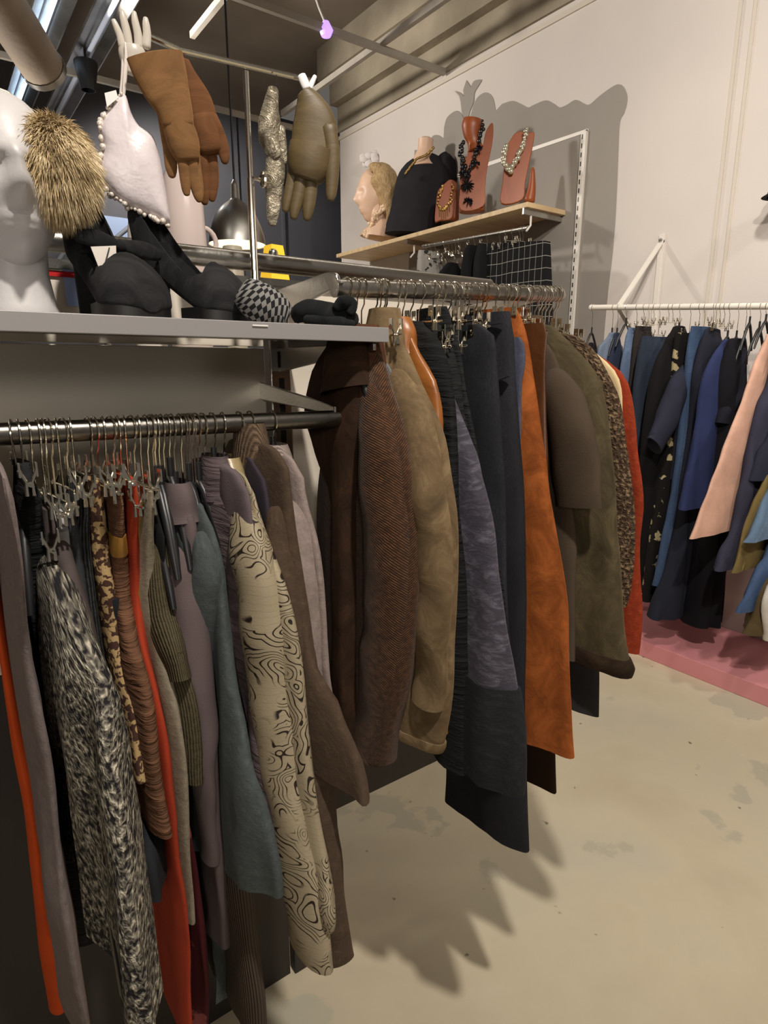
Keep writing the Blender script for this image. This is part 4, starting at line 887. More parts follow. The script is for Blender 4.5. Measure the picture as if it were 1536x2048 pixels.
# white foam head
FOAM = surface('white_foam', rgb(186, 183, 182), rgb(194, 191, 190), 8, .45, .06, 120)
hp = hit(10, 400, 1, .95)
hd = empty('foam_head', (hp.x + .004, .95, ZS), radians(3), 'white foam display head wearing a fur earmuff', 'display head')
q = MB(); head_mesh(q, .20, .126, .16); q.v = [(v[0], v[1], v[2] + .163) for v in q.v]
q.lathe([(.048, .0), (.050, .004), (.044, .02), (.038, .06), (.040, .10), (.044, .13)], 32, (0, .014, 0))
q.build('head', FOAM, hd)
# ear muff
def fur_tufts(mb, c, rx, ry, rz_, nfur, ln, rn, wd=.0022, droop=.4, lo=-1):
    for k in range(nfur):
        a = rn.random() * 2 * pi; z = rn.uniform(lo, 1); r_ = sqrt(1 - z * z); n_ = Vector((r_ * cos(a), r_ * sin(a), z))
        p = Vector(c) + Vector((n_.x * rx, n_.y * ry, n_.z * rz_)) * .93
        l = ln * rn.uniform(.5, 1.2); d = (n_ + Vector((rn.uniform(-.4, .4), rn.uniform(-.4, .4), rn.uniform(-.3, .3) - droop))).normalized()
        s_ = d.cross(Vector((rn.random(), rn.random(), rn.random()))).normalized() * wd
        u_ = d.cross(s_).normalized() * wd
        m1 = p + d * l * .55 + Vector((0, 0, -.12 * l)); tip = p + d * l + Vector((0, 0, -.4 * l))
        mb.add([p - s_, p + s_ * .5 + u_, p + s_ * .5 - u_, m1 - s_ * .7, m1 + s_ * .4 + u_ * .7, m1 + s_ * .4 - u_ * .7, tip],
               [(0, 1, 4, 3), (1, 2, 5, 4), (2, 0, 3, 5), (3, 4, 6), (4, 5, 6), (5, 3, 6)], [(k * .013 % 1, 0)] * 3 + [(k * .013 % 1, .5)] * 3 + [(k * .013 % 1, 1)])
FURM, nt, b = newmat('fake_fur'); tc = N(nt, 'ShaderNodeTexCoord'); nn = N(nt, 'ShaderNodeTexNoise', i_Scale=30, i_Detail=3); nt.links.new(tc.outputs['Object'], nn.inputs['Vector'])
r_ = ramp(nt, nn.outputs[0], [(.35, rgb(152, 130, 94)), (.5, rgb(198, 176, 134)), (.68, rgb(226, 208, 172))]); nt.links.new(r_.outputs[0], b.inputs['Base Color']); b.inputs['Roughness'].default_value = .75
ec = hit(112, 332, 1, .90)
em_ = empty('fur_earmuff', ec, 0, 'fluffy tan fake-fur earmuff on a wire band over the foam head', 'earmuff')
MB().ball((0, 0, 0), .042, 24, 16, .95, .7, 1.25).build('pad_core', FURM, em_)
q = MB(); fur_tufts(q, (0, 0, 0), .041, .030, .053, 11000, .021, random.Random(5), .0006, .75)
o = q.build('fur', FURM, em_.children[0]); o['kind'] = 'stuff'
bp_ = [hit(a, d, 1, .92) - ec for a, d in ((62, 232), (40, 205), (15, 185), (-10, 176), (-50, 190))]
MB().tube(bp_, .0022, 8).build('wire_band', simple('band_metal', rgb(190, 180, 150), .3, .8), em_)

# ================================================================== SHOES
def shoe(label, px, py, Y, rz, bow=False):
    base = hit(px, py, 1, Y); base.z = ZS
    t = empty('platform_shoe', base, rz, label, 'shoe', 'black platform shoes on the grey shelf')
    # foot axis along -Y (toe at -Y); length .21, heel raised .115
    Lf = .17; n_ = 30; seg = 28
    def prof(s):   # s 0 toe .. 1 heel : y, sole z, half width, top z, side height
        y = -Lf / 2 + Lf * s
        sole = .024 + .088 * (max(0, (s - .28) / .72)) ** 1.25
        hw = .050 * (1 - (1 - min(1, s / .26)) ** 2) ** .5 if s < .26 else .050 - .018 * sin(min(1, (s - .26) / .5) * pi / 2)
        if s > .8: hw *= (1 - ((s - .8) / .2) ** 2 * .55) ** .5
        top = .045 + .004 * s if s < .3 else .05 + .02 * (s - .3)
        return y, sole, max(hw, .004), top
    rg = []
    for i in range(n_ + 1):
        s = i / n_; y, so, hw, tp = prof(max(s, .012)); row = []
        up = .050 * (1 - (1 - min(1, s / .30)) ** 2) ** .5 + .022 * min(1, s / .45) + .012 * max(0, s - .6) * 2
        op = max(0, min(1, (s - .30) / .10)) # opening
        for j in range(seg):
            a = 2 * pi * j / seg; x = sin(a); zz = cos(a)
            z = so + (up if zz > 0 else .012) * (abs(zz) ** .8) * (1 if zz > 0 else -1)
            if zz > .35 and op > 0: z = so + up * .35 ** .8 + (up * .72 * (abs(x)) ** .6 - up * .35 * (1 - abs(x))) * .4 - op * up * .55 * (1 - abs(x) ** 6)
            row.append(Vector((x * hw * (1.0 if zz < .3 else 1 - .2 * (zz - .3)), y, z)))
        rg.append(row)
    MB().loft(rg, True).build('upper', BLKS, t)
    # raised sides and heel counter: one U-shaped wall around the opening
    q = MB(); rg = []
    for i in range(31):
        u = i / 30
        if u < .3: sd = 1; s_ = .42 + .36 * u / .3
        elif u > .7: sd = -1; s_ = .42 + .36 * (1 - u) / .3
        if .3 <= u <= .7:
            a = pi * (u - .3) / .4; x = cos(a) * .031; y = -Lf / 2 + Lf * .78 + sin(a) * .042; o_ = Vector((cos(a), sin(a), 0)) * .003; bk = .5 + .5 * sin(a)
        else:
            y, so, hw, tp = prof(s_); x = sd * min(hw, .034) * .94; o_ = Vector((sd, 0, 0)) * .003; bk = .5 * (s_ - .42) / .36
        so = prof(min(1, max(0, (y + Lf / 2) / Lf)))[1]
        hgt = .026 + .062 * bk ** 1.3
        p = Vector((x, y, so)); tt = Vector((x * .9, y + .004 * bk, so + hgt))
        md = Vector((x * 1.03, y + .006 * bk, so + hgt * .5))
        rg.append([p - o_, p + o_, md + o_, tt + o_ * .5, tt - o_ * .5, md - o_])
    q.loft(rg, True); q.build('heel_counter', BLKS, t)
    # platform sole
    out = []
    for i in range(21):
        s = i / 20 * .5; y, so, hw, tp = prof(max(s, .012)); out.append((hw * .98, y + .002))
    poly = out + [(-a, c) for a, c in reversed(out)]
    MB().prism(poly, (0, 0, .0), Vector((1, 0, 0)), Vector((0, 1, 0)), Vector((0, 0, 1)), .024).build('platform_sole', simple('sole_black', rgb(18, 17, 17), .5), t, True)
    # heel
    rg = []
    for i in range(8):
        s = i / 7; z = .118 * (1 - s); hw = .024 - .008 * s + .002 * s * s; yc = Lf / 2 - .022 + .004 * s; hd_ = .022 - .007 * s
        rg.append([Vector((hw * sin(a), yc + hd_ * cos(a), z)) for a in [2 * pi * j / 16 for j in range(16)]])
    MB().loft(rg, True).build('heel', BLKS, t)
    if bow:
        q = MB(); zt = .098; yt = -.012
        q.tube([(-.033, .02, zt - .006), (-.026, yt + .006, zt - .002), (0, yt, zt), (.026, yt + .006, zt - .002), (.033, .02, zt - .006)], .005, 10)
        strap_ = q.build('ankle_strap', BLKS, t)
        q = MB()
        for sg in (-1, 1):
            rg = []
            for k in range(9):
                u = k / 8; xx = sg * (.003 + .055 * u); hh = .004 + .0075 * sin(pi * min(1, u * .75 + .1)); 
                rg.append([Vector((xx, yt - .008 - .004 * sin(pi * u) + .004 * cos(a), zt + .001 - sg * .004 * u + hh * sin(a))) for a in [2 * pi * j / 12 for j in range(12)]])
            q.loft(rg, True)
        q.ball((0, yt - .008, zt), .008, 10, 8); q.build('bow', BLKS, strap_)
        q = MB().prism([(-.018, 0), (.016, .006), (.014, -.028), (-.006, -.036)], (-.028, yt - .018, zt - .008), Vector((1, 0, 0)), Vector((0, 0, 1)), Vector((0, -1, 0)), .0008)
        tg_ = q.build('price_tag', simple('paper_tag', rgb(222, 214, 204), .6), t, False)
        MB().tube([(-.022, yt - .02, zt - .006), (-.032, yt - .021, zt - .03), (-.038, yt - .021, zt - .058)], .0008, 5).build('tag_string', BLKPL, tg_)
    return t
shoe('black suede platform shoe with a bow and white price tag, left of the pair', 238, 640, .93, radians(16), True)
shoe('black suede open pump, right of the pair beside the houndstooth roll', 395, 642, .93, radians(38))

# houndstooth hat/roll and black scrunchy
Fh = Facing(525, 610, 1, .83)
t = Fh.obj('cloth_roll', 'black and white houndstooth cloth roll leaning on the shelf', 'cloth roll')
q = MB(); Fh.limb(q, [(480, 578, 26), (500, 592, 36), (520, 606, 40), (545, 620, 38), (566, 632, 30), (576, 638, 20)], .8, 0, 24); q.build('roll', fab('check', (30, 30, 32), (128, 126, 122)), t)
Fh = Facing(650, 640, 1, .86)
t = Fh.obj('hair_scrunchie', 'heap of black fluffy velvet hair scrunchies at the shelf end', 'scrunchie')
q = MB()
Fh.limb(q, [(586, 640, 10), (600, 628, 20), (625, 622, 24), (650, 628, 24), (675, 632, 20), (700, 640, 16), (716, 648, 7)], .9, 0, 18, nz=.006)
Fh.limb(q, [(668, 622, 8), (680, 610, 12), (692, 606, 14), (704, 612, 10), (700, 630, 10)], .9, -.015, 14, nz=.005)
Fh.limb(q, [(610, 640, 10), (640, 646, 12), (680, 648, 12), (710, 650, 9)], .9, -.02, 14, nz=.005)
q.build('velvet', fab('fur', (22, 24, 24), (44, 46, 46)), t)

# ================================================================== GLOVE STAND
YT = .97
gs = empty('glove_stand', hit(510, 560, 1, YT) * 1, 0, 'chrome T-shaped display stand with the gloves clipped to it', 'display stand')
gs.location.z = ZS
b0 = Vector((gs.location.x, YT, ZS)); tp = hit(483, 140, 1, YT); tp.x = b0.x + .0
bar_a = hit(300, 74, 1, YT); bar_b = hit(628, 163, 1, YT)
zt = (bar_a.z + bar_b.z) / 2 + .0
world_child(MB().tube([(tp.x, YT, ZS), (tp.x, YT, 1.735)], .0058, 14), 'lower_pole', CHROME, gs)
world_child(MB().tube([(tp.x, YT, 1.735), (tp.x, YT, hit(483, 140, 1, YT).z)], .0042, 14), 'upper_pole', CHROME, gs)
world_child(MB().tube([bar_a, bar_a.lerp(bar_b, .15) + Vector((0, 0, -.006)), bar_b], .0042, 10), 'cross_bar', CHROME, gs)
world_child(MB().ball((tp.x + .02, YT - .004, 1.737), .011, 12, 8, .5, 1, 1.2), 'knob', CHROME, gs)
world_child(MB().tube([(tp.x + .005, YT, 1.737), (tp.x + .02, YT, 1.737)], .003, 8), 'knob_stem', CHROME, gs)
world_child(MB().box((tp.x - .05, YT - .05, ZS), (tp.x + .05, YT + .05, ZS + .006)), 'base_plate', STEEL, gs, False, .002)

def glove(name, label, px0, py0, Y, mat, parts, cat='glove', group=None, t=.008, nz=.0, extra=None):
    f_ = Facing(px0, py0, 1, Y); r = f_.obj(name, label, cat, group)
    for nm, limbs in parts:
        q = MB()
        for l, y0 in limbs: f_.limb(q, l, .6, y0, 16, None if nm != 'cuff' else t, nz)
        q.build(nm, mat, r)
    if extra: extra(f_, r)
    return r
SU = fab('suede', (116, 84, 52), (136, 100, 64)); SU2 = fab('suede', (98, 64, 38), (118, 80, 48))
glove('suede_glove', 'tan suede gauntlet glove in front, wide cuff up, fingers down', 345, 200, .93, SU, [
    ('cuff', [([(308, 108, 54), (318, 140, 52), (332, 180, 46), (348, 220, 36), (358, 260, 30)], -.004)]),
    ('hand', [([(350, 235, 28), (362, 270, 32), (370, 300, 30), (376, 325, 22)], -.002), ([(362, 300, 10), (368, 340, 11), (372, 378, 9), (374, 393, 5)], -.003), ([(382, 300, 12), (386, 350, 12), (396, 390, 10), (400, 405, 5)], -.001), ([(388, 280, 10), (392, 330, 10), (398, 370, 9), (402, 396, 5)], .006)]),
    ('thumb', [([(325, 190, 14), (332, 240, 15), (338, 290, 13), (342, 330, 12), (344, 352, 6)], .010)])], group='gloves hung on the chrome stand', t=.010)
glove('suede_glove', 'darker brown suede gauntlet glove behind the tan one', 400, 230, .965, SU2, [
    ('cuff', [([(362, 118, 14), (370, 150, 22), (388, 200, 34), (402, 245, 34)], .0)]),
    ('hand', [([(398, 230, 32), (412, 270, 34), (424, 310, 28)], .0), ([(400, 300, 14), (405, 350, 14), (408, 390, 11), (410, 410, 5)], .0), ([(420, 300, 13), (426, 350, 12), (424, 385, 10), (424, 402, 5)], .004)]),
    ('thumb', [([(418, 230, 14), (436, 270, 14), (447, 305, 12), (450, 330, 6)], -.004)])], group='gloves hung on the chrome stand')
OL = fab('leather', (96, 80, 50)); OL.node_tree.nodes['Principled BSDF'].inputs['Roughness'].default_value = .5
glove('leather_glove', 'olive leather glove clipped at the right end of the chrome bar', 622, 300, .96, OL, [
    ('cuff', [([(607, 182, 14), (618, 205, 28), (628, 240, 42), (630, 280, 46), (626, 310, 46)], 0)]),
    ('hand', [([(626, 290, 46), (620, 320, 46), (614, 345, 40), (610, 362, 30)], 0), ([(590, 330, 12), (582, 370, 12), (574, 405, 10), (570, 424, 6)], .002), ([(604, 345, 13), (598, 385, 13), (590, 420, 11), (587, 440, 6)], -.002), ([(622, 340, 14), (620, 385, 14), (616, 420, 12), (613, 442, 6)], .0)]),
    ('thumb', [([(655, 250, 16), (664, 300, 15), (664, 350, 14), (662, 390, 11), (660, 404, 6)], -.006)])], group='gloves hung on the chrome stand', t=.012)
f_ = Facing(613, 165, 1, .955)
r = f_.obj('bar_clip', 'white plastic clip pinching the olive glove to the bar', 'clip')
q = MB(); f_.limb(q, [(602, 148, 8), (608, 163, 9), (614, 178, 8)], .5); f_.limb(q, [(631, 147, 4), (624, 162, 5), (618, 176, 6)], .6, .006); q.build('clip_body', simple('white_clip', rgb(232, 230, 232), .35), r)
SV = fab('metalcloth', (150, 140, 120), (225, 215, 190))
glove('silver_glove', 'crumpled silver metallic evening glove hanging from the bar', 548, 300, .965, SV, [
    ('cuff', [([(548, 176, 10), (544, 200, 14), (540, 235, 19), (538, 270, 20), (546, 300, 17), (556, 322, 13)], 0)]),
    ('hand', [([(552, 295, 14), (552, 330, 20), (548, 365, 20), (546, 400, 16), (546, 430, 12), (545, 452, 6)], 0), ([(560, 250, 8), (566, 290, 9), (570, 325, 6)], .004)])], group='gloves hung on the chrome stand', t=.012, nz=.005,
    extra=lambda f, r: MB().tube([Vector((f.uv(552, 178)[0], 0, f.uv(552, 178)[1])), Vector((f.uv(553, 150)[0], 0, f.uv(553, 150)[1]))], .0008, 5).build('thread', BLKPL, r))
# clear display hand
AC, nt, b = newmat('frosted_acrylic'); b.inputs['Base Color'].default_value = rgb(228, 220, 208); b.inputs['Roughness'].default_value = .2; b.inputs['Transmission Weight'].default_value = .45; b.inputs['IOR'].default_value = 1.3
f_ = Facing(275, 110, 1, .97)
r = f_.obj('display_hand', 'translucent plastic display hand with four raised fingers at the bar end', 'display hand')
q = MB()
f_.limb(q, [(268, 152, 20), (268, 128, 24), (264, 104, 26), (262, 88, 20)], .45)
for l in ([(246, 98, 8), (240, 72, 7), (231, 50, 6), (226, 38, 4)], [(258, 95, 8), (254, 66, 8), (247, 38, 7), (243, 20, 4)], [(278, 100, 9), (276, 70, 8), (270, 42, 7), (268, 22, 4)], [(292, 98, 9), (294, 70, 8), (292, 48, 7), (291, 34, 4)]): f_.limb(q, l, .8)
q.build('hand', AC, r)
# white satin bodice with bead trim and strap
f_ = Facing(265, 330, 1, .965)
r = f_.obj('satin_bodice', 'white satin bodice cup with a beaded edge and strap hanging from the stand', 'bodice')
ol = [(240, 188), (252, 192), (262, 225), (278, 252), (305, 272), (318, 310), (328, 360), (336, 410), (340, 448), (318, 440), (285, 425), (250, 408), (225, 390), (205, 368), (196, 345), (205, 315), (206, 285), (200, 258), (208, 232), (224, 212)]
q = MB(); f_.pillow(q, smooth_poly(ol, 3), .016, 8, .5); q.build('cup', fab('satin', (212, 202, 204)), r)
q = MB(); rb = random.Random(2)
for (a, d) in smooth_poly([(240, 188), (224, 212), (206, 232), (199, 258), (205, 285), (203, 315), (195, 345), (204, 368), (225, 391), (250, 409), (285, 427), (318, 442), (338, 450)], 5, False):
    u, v = f_.uv(a + rb.uniform(-3, 3), d + rb.uniform(-3, 3)); q.ball((u, rb.uniform(-.006, .004), v), rb.uniform(.0022, .0048), 7, 5)
q.build('bead_trim', simple('pearl_bead', rgb(232, 220, 208), .12, .3), r)['kind'] = 'stuff'
q = MB(); f_.limb(q, [(247, 192, 3), (250, 150, 4), (252, 110, 3), (250, 84, 2)], .6)
f_.limb(q, [(240, 192, 3), (244, 150, 3), (246, 100, 3)], .6, .008); q.build('strap', fab('satin', (206, 196, 188)), r)
f_2 = Facing(228, 200, 1, .96)
r = f_2.obj('paper_tag', 'small blank white paper tag on the satin bodice', 'tag')
MB().prism([f_2.uv(a, d) for a, d in ((209, 186), (232, 180), (236, 196), (214, 214))], (0, 0, 0), Vector((1, 0, 0)), Vector((0, 0, 1)), Vector((0, 1, 0)), .001).build('tag', simple('paper_white', rgb(225, 218, 214), .6), r, False)

# ================================================================== BACKGROUND things
PKW = simple('pale_pink_gloss', rgb(206, 190, 184), .15)
p = hit(372, 480, 1, 1.42)
t = empty('display_column', (p.x, 1.42, 0), 0, 'glossy pale pink-white round column behind the shoes', 'column')
MB().lathe([(.0, 1.86), (.03, 1.862), (.040, 1.84), (.044, 1.7), (.044, .02), (.06, .01), (.06, 0), (0, 0)], 28).build('shaft', PKW, t)
MB().tube([Vector((.04 + .028 * sin(a), 0, 1.72 + .03 * cos(a))) for a in [pi * k / 10 for k in range(11)]], .006, 8).build('ring_handle', PKW, t)
p = hit(287, 480, 1, 1.6)
t = empty('white_bottle', (p.x, 1.6, 0), 0, 'slim white bottle-shaped column between the two shoes', 'column')
MB().lathe([(0, 1.83), (.02, 1.83), (.028, 1.8), (.034, 1.76), (.036, 1.6), (.04, 0), (0, 0)], 20).build('shaft', simple('white_ceramic', rgb(222, 216, 206), .3), t)
p = hit(192, 446, 1, 1.6)
t = empty('white_globe', (p.x, 1.6, 0), 0, 'white round globe on a thin pole behind the left shoe', 'globe')
MB().ball((0, 0, 1.87), .034, 18, 12).build('globe', simple('white_globe', rgb(216, 208, 194), .4), t)
MB().tube([(0, 0, 0), (0, 0, 1.85)], .008, 8).build('pole', STEEL, t)
# pendant
lp = hit(475, 490, 1, 3.3); kk = depth(lp) / F
t = empty('pendant_lamp', lp, 0, 'brushed aluminium dome pendant lamp glowing inside, right of the shoes', 'pendant lamp')
R_ = 56 * kk; H_ = 85 * kk
prof = [(R_ * x, H_ * y) for x, y in ((1, 0), (.985, .10), (.94, .26), (.84, .45), (.70, .66), (.52, .80), (.32, .91), (.20, .96), (.16, 1.0), (.14, 1.28), (.06, 1.38), (.02, 1.42))]
ALU = surface('aluminium', (.34, .33, .31, 1), (.46, .45, .42, 1), 5, .35, .03, 200, 1)
MB().lathe(prof, 40).build('shade', ALU, t)
em, nt, b = newmat('lamp_inside'); b.inputs['Base Color'].default_value = (.9, .85, .6, 1); b.inputs['Emission Color'].default_value = (1, .82, .45, 1); b.inputs['Emission Strength'].default_value = 1.6
MB().lathe([(R_ * .97, .003), (R_ * .9, H_ * .2), (R_ * .6, H_ * .6), (0, H_ * .75)], 32).build('shade_inside', em, t)
MB().tube([(0, 0, H_ * 1.4), (0, 0, 4.1 - lp.z)], .006, 6).build('cord', BLKPL, t)
MB().ball((0, 0, H_ * .3), R_ * .3, 14, 10).build('bulb', em, [c_ for c_ in t.children if c_.name.startswith('shade_inside')][0])
# lamps with yellow shades
YL, nt, b = newmat('yellow_shade'); b.inputs['Base Color'].default_value = rgb(240, 196, 40); b.inputs['Emission Color'].default_value = (1, .6, .05, 1); b.inputs['Emission Strength'].default_value = .55
for (xa, ya_, xb, ybb, Y_, lab) in ((527, 494, 562, 600, 2.6, 'yellow tapered lamp shade glowing behind the rack post'),):
    c = hit((xa + xb) / 2 + 4, 530, 1, Y_); k_ = depth(c) / F
    t = empty('floor_lamp', (c.x, c.y, 0), 0, lab, 'floor lamp')
    MB().lathe([(19 * k_, c.z + 36 * k_), (33 * k_, c.z - 45 * k_)], 4).build('lamp_shade', YL, t, False).rotation_euler = (0, 0, .9)
    MB().tube([(0, 0, 0), (0, 0, c.z + 20 * k_)], .012, 8).lathe([(0, .02), (.13, .015), (.14, 0)], 20).build('pole', STEEL, t)
c = hit(466, 520, 1, 3.0)
t = empty('cream_canister', (c.x, c.y, 0), 0, 'cream cylindrical column under the aluminium pendant', 'column')
MB().lathe([(0, c.z + .06), (.045, c.z + .06), (.05, c.z + .04), (.05, 0), (0, 0)], 20).build('shaft', simple('cream_gloss', rgb(196, 188, 168), .4), t)

# ================================================================== SHELF FIGURES
SKIN = surface('mannequin_skin', rgb(208, 174, 148), rgb(218, 184, 158), 6, .45, .02, 60)
hp = hit(768, 395, 0, 3.1); base = Vector((3.1, hp.y, ZT))
mh = empty('mannequin_head', base, 0, 'blond long-haired mannequin head with a pearl choker at the far shelf end', 'mannequin')
k_ = depth(hp) / F
fc = Facing(760, 400, 0, 3.1)
q = MB(); head_mesh(q, 105 * k_, 60 * k_, 74 * k_)
ang = radians(-108)   # face turned to the left of the picture
q.v = [(v[0] * cos(ang) - v[1] * sin(ang), v[0] * sin(ang) + v[1] * cos(ang), v[2] + (hit(752, 392, 0, 3.1).z - ZT)) for v in q.v]
dx_ = hit(750, 392, 0, 3.1).y - base.y
q.v = [(v[0], v[1] + dx_, v[2]) for v in q.v]
q.build('head', SKIN, mh)
sub = Facing(760, 400, 0, 3.1)
def to_root(root, f, mb):
    M = Matrix.Translation(f.p - root.location) @ Matrix.Rotation(f.zr, 4, 'Z')
    mb.v = [tuple(M @ Vector(v)) for v in mb.v]; return mb
q = MB(); sub.limb(q, [(752, 400, 15), (756, 425, 15), (760, 442, 22), (762, 460, 36), (760, 480, 42)], .75); to_root(mh, sub, q).build('neck_and_shoulders', SKIN, mh)
HAIR = surface('blond_hair', rgb(150, 118, 74), rgb(206, 176, 128), 30, .5, .6, 80, stretch=(6, 6, .6))
q = MB(); sub.limb(q, [(748, 339, 8), (756, 344, 20), (766, 360, 28), (774, 385, 25), (779, 410, 21), (784, 435, 17), (786, 458, 13), (784, 480, 8)], 1.35, -.005, 24, nz=.008)
sub.limb(q, [(740, 346, 7), (748, 343, 11), (758, 350, 13), (762, 372, 9), (764, 395, 6)], .8, -.085, 14, nz=.004)
to_root(mh, sub, q).build('hair', HAIR, mh)
q = MB(); rb = random.Random(8)
for a, d in smooth_poly([(770, 420), (760, 428), (750, 440), (740, 456), (730, 474)], 7, False):
    for _ in range(2): u, v = sub.uv(a + rb.uniform(-5, 5), d + rb.uniform(-5, 5)); q.ball((u, -.075 + rb.uniform(-.01, .01), v), rb.uniform(.010, .016), 7, 5)
nk = to_root(mh, sub, q).build('necklace', simple('shell_pearl', rgb(226, 196, 164), .3), mh); nk['kind'] = 'stuff'
# white flower on the wall
f_ = Facing(742, 318, 0, XW - .05)
r = f_.obj('paper_flower', 'pale white gauze flower fixed on the wall above the mannequin head', 'flower')
q = MB(); rb = random.Random(4)
for k in range(12):
    a = k * .55; q.ball((.07 * cos(a) * rb.uniform(.3, 1), rb.uniform(-.02, .02), .06 * sin(a) * rb.uniform(.3, 1)), .035, 8, 6, 1, .3, .8)
q.build('petals', simple('gauze', rgb(214, 208, 206), .8), r)
# torso
f_ = Facing(835, 400, 0, 3.08)
tz = Vector((3.08, f_.p.y, ZT)); tr = empty('torso_bust', tz, 0, 'mannequin torso in a black draped top with gold necklace', 'mannequin')
q = MB(); f_.limb(q, [(852, 275, 15), (850, 300, 15), (846, 320, 20), (846, 336, 28)], .85, 0, 20); to_root(tr, f_, q).build('neck', SKIN, tr)
BT = fab('plain', (38, 36, 40))
q = MB(); f_.limb(q, [(862, 305, 16), (856, 330, 36), (846, 360, 50), (838, 395, 52), (832, 425, 52), (828, 450, 56), (826, 472, 58)], .62, .02, 28, nz=.006); to_root(tr, f_, q).build('draped_top', BT, tr)
q = MB(); f_.limb(q, [(880, 308, 12), (892, 325, 18), (900, 350, 18), (904, 375, 14)], .9, .03, 16, nz=.005); to_root(tr, f_, q).build('shoulder_drape', BT, tr)
q = MB(); rb = random.Random(9)
for a, d in smooth_poly([(866, 308), (852, 322), (834, 330), (822, 344), (812, 358)], 8, False):
    u, v = f_.uv(a + rb.uniform(-1, 1), d); q.ball((u, -.13, v), .009, 7, 5)
to_root(tr, f_, q).build('necklace', simple('old_gold', rgb(170, 140, 84), .3, .9), tr)['kind'] = 'stuff'
# wooden busts
RW = surface('red_brown_wood', rgb(128, 60, 25), rgb(158, 82, 36), 4, .42, .05, 30, stretch=(1, 1, .3))
def bust(label, px0, X, body, neckpts, bend, ax=0):
    f_ = Facing(px0[0], px0[1], 0, X); loc = Vector((f_.p.x, f_.p.y, ZT)); r = empty('jewellery_bust', loc, 0, label, 'jewellery bust')
    q = MB(); P = [f_.uv(a, d) for a, d in smooth_poly(body, 4)]; zm = f_.uv(px0[0], px0[1])[1]
    xs = [p_[0] for p_ in P]; cx = (min(xs) + max(xs)) / 2; hw = (max(xs) - min(xs)) / 2
    n_ = len(P); front = [Vector((x, -.02 + .12 * (z - P[0][1]), z)) for x, z in P]; back = [v + Vector((0, .03, 0)) for v in front]
    q.add(front + back, [tuple(range(n_)), tuple(range(2 * n_ - 1, n_ - 1, -1))] + [(i, i + n_, (i + 1) % n_ + n_, (i + 1) % n_) for i in range(n_)])
    to_root(r, f_, q).build('front_panel', RW, r, False, .004)
    for nm, lp, y0, df in neckpts:
        q = MB(); f_.limb(q, lp, df, y0, 20); to_root(r, f_, q).build(nm, RW, r)
    return f_, r
def beads(f_, label, path, mat, r0, y0, jit=2, per=6, cat='necklace', extra=None, seed=1):
    q = MB(); rb = random.Random(seed)
    for a, d in smooth_poly(path, per, False):
        u, v = f_.uv(a + rb.uniform(-jit, jit), d + rb.uniform(-jit, jit)); q.ball((u, y0 + rb.uniform(-.004, .004), v), r0 * rb.uniform(.7, 1.25), 7, 5, 1, .8, rb.uniform(.8, 1.4))
    if extra: extra(q, f_)
    M = Matrix.Translation(f_.p) @ Matrix.Rotation(f_.zr, 4, 'Z'); q.v = [tuple(M @ Vector(v)) for v in q.v]
    o = q.build('bead_necklace', mat); recenter(o); return tag(o, label, cat)
f_, r = bust('small orange-brown wooden necklace bust beside the black torso', (895, 400), 3.05,
             [(886, 372), (898, 361), (908, 362), (914, 372), (910, 400), (904, 438), (880, 444), (870, 445), (872, 410), (876, 384)], [('support', [(912, 372, 5), (910, 410, 8), (908, 438, 10)], .05, .8)], .15)
beads(f_, 'long gold fringe necklace on the small wooden bust', [(906, 372), (904, 395), (896, 415), (886, 422), (878, 412), (880, 392), (884, 378)], simple('gold_bead', rgb(196, 160, 96), .3, .8), .008, -.05,
      extra=lambda q, f: [q.tube([Vector((f.uv(a, d)[0], -.052, f.uv(a, d)[1])), Vector((f.uv(a + .5, d + l)[0], -.052, f.uv(a + .5, d + l)[1]))], .003, 5) for a, d, l in ((879, 414, 22), (883, 418, 24), (887, 420, 24), (891, 418, 22), (895, 415, 20), (899, 410, 16))])
f_, r = bust('tall red-brown wooden bust with neck and raised wing, hung with black feathers', (950, 330), 3.05,
             [(921, 330), (926, 322), (934, 314), (938, 300), (962, 300), (972, 262), (984, 244), (987, 258), (984, 290), (974, 340), (970, 380), (966, 416), (922, 424), (920, 380)],
             [('neck', [(946, 238, 18), (944, 252, 20), (944, 268, 17), (948, 285, 13), (952, 302, 16)], -.01, .8), ('base', [(944, 412, 24), (944, 424, 26)], .02, .9)], .2)
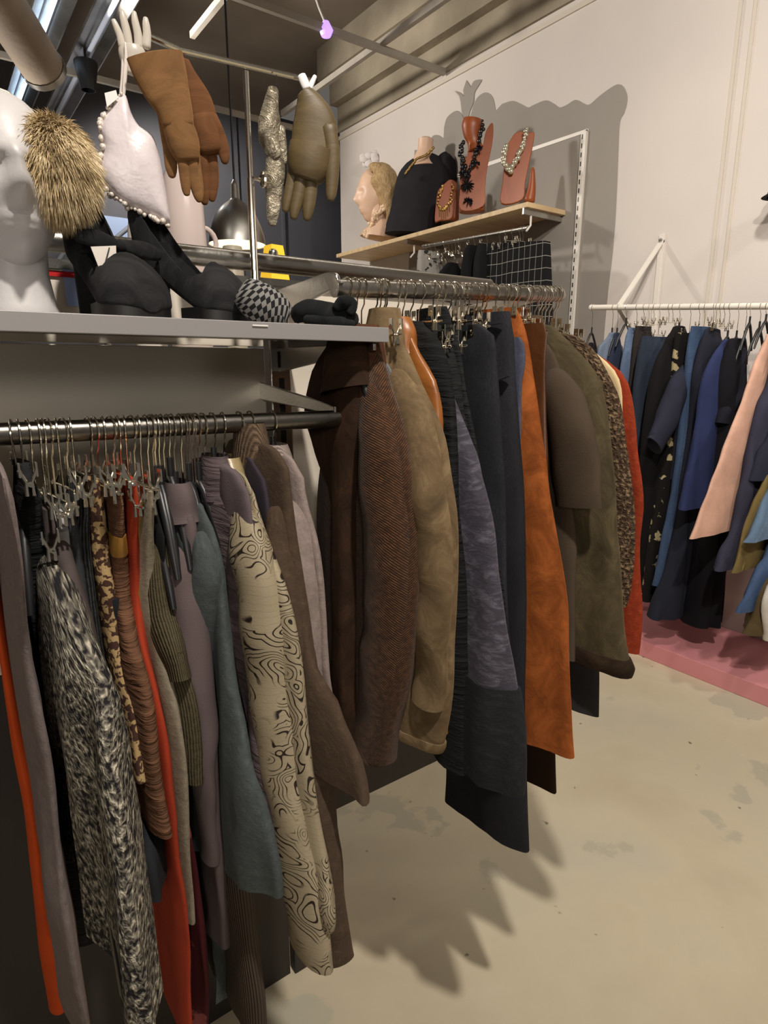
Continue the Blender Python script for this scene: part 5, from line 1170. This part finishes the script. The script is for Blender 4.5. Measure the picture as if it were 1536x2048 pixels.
def feathers(q, f):
    rb = random.Random(6)
    for (cx, cy, n_, sp) in ((928, 352, 26, 12), (935, 372, 30, 14), (958, 300, 14, 7), (936, 405, 24, 10), (952, 330, 12, 8)):
        for _ in range(n_):
            a = rb.uniform(0, 6.28); p0 = Vector((f.uv(cx, cy)[0], -.05, f.uv(cx, cy)[1])); e = Vector((f.uv(cx + sp * cos(a), cy + sp * sin(a) + 4)[0], -.05 - rb.uniform(0, .03), f.uv(cx + sp * cos(a), cy + sp * sin(a) + 4)[1]))
            q.tube([p0, p0.lerp(e, .6), e], [.003, .005, .001], 4)
beads(f_, 'black feather and bead necklace on the tall wooden bust', [(966, 250), (958, 290), (948, 330), (936, 356), (928, 340), (922, 310), (928, 290)], simple('jet_bead', rgb(22, 20, 24), .25), .012, -.05, 3, 8, extra=feathers, seed=4)
f_, r = bust('medium wooden bust at the near end of the shelf with a silver necklace', (1034, 340), 3.06,
             [(1022, 280), (1030, 268), (1042, 264), (1054, 268), (1068, 266), (1066, 290), (1058, 330), (1050, 370), (1044, 404), (1003, 412), (1005, 370), (1010, 320), (1014, 295)],
             [('support', [(1066, 330, 4), (1064, 370, 8), (1058, 402, 12)], .05, .9)], .2)
beads(f_, 'chunky silver chain and pearl necklace on the medium wooden bust', [(1054, 266), (1048, 290), (1040, 310), (1030, 330), (1020, 345), (1010, 335), (1008, 315), (1014, 298)], simple('silver_bead', rgb(200, 192, 170), .25, .7), .013, -.06, 2, 7, seed=7,
      extra=lambda q, f: [q.ball((f.uv(a, d)[0], -.07, f.uv(a, d)[1]), .017, 8, 6) for a, d in ((1030, 332), (1024, 340), (1018, 346), (1012, 338), (1036, 324), (1022, 350))])
# hat at the right edge
c = hit(1566, 392, 0, XW - .12)
t = empty('wall_hat', c, 0, 'black cap on a tan wooden peg high on the wall at the right edge', 'hat')
MB().lathe([(0, .07), (.035, .066), (.056, .042), (.063, .014), (.085, .0), (.063, .0)], 20).build('cap', BLKS, t)
MB().tube([(0, 0, -.01), (.12, 0, -.01)], .03, 14).build('peg', WOOD, t)
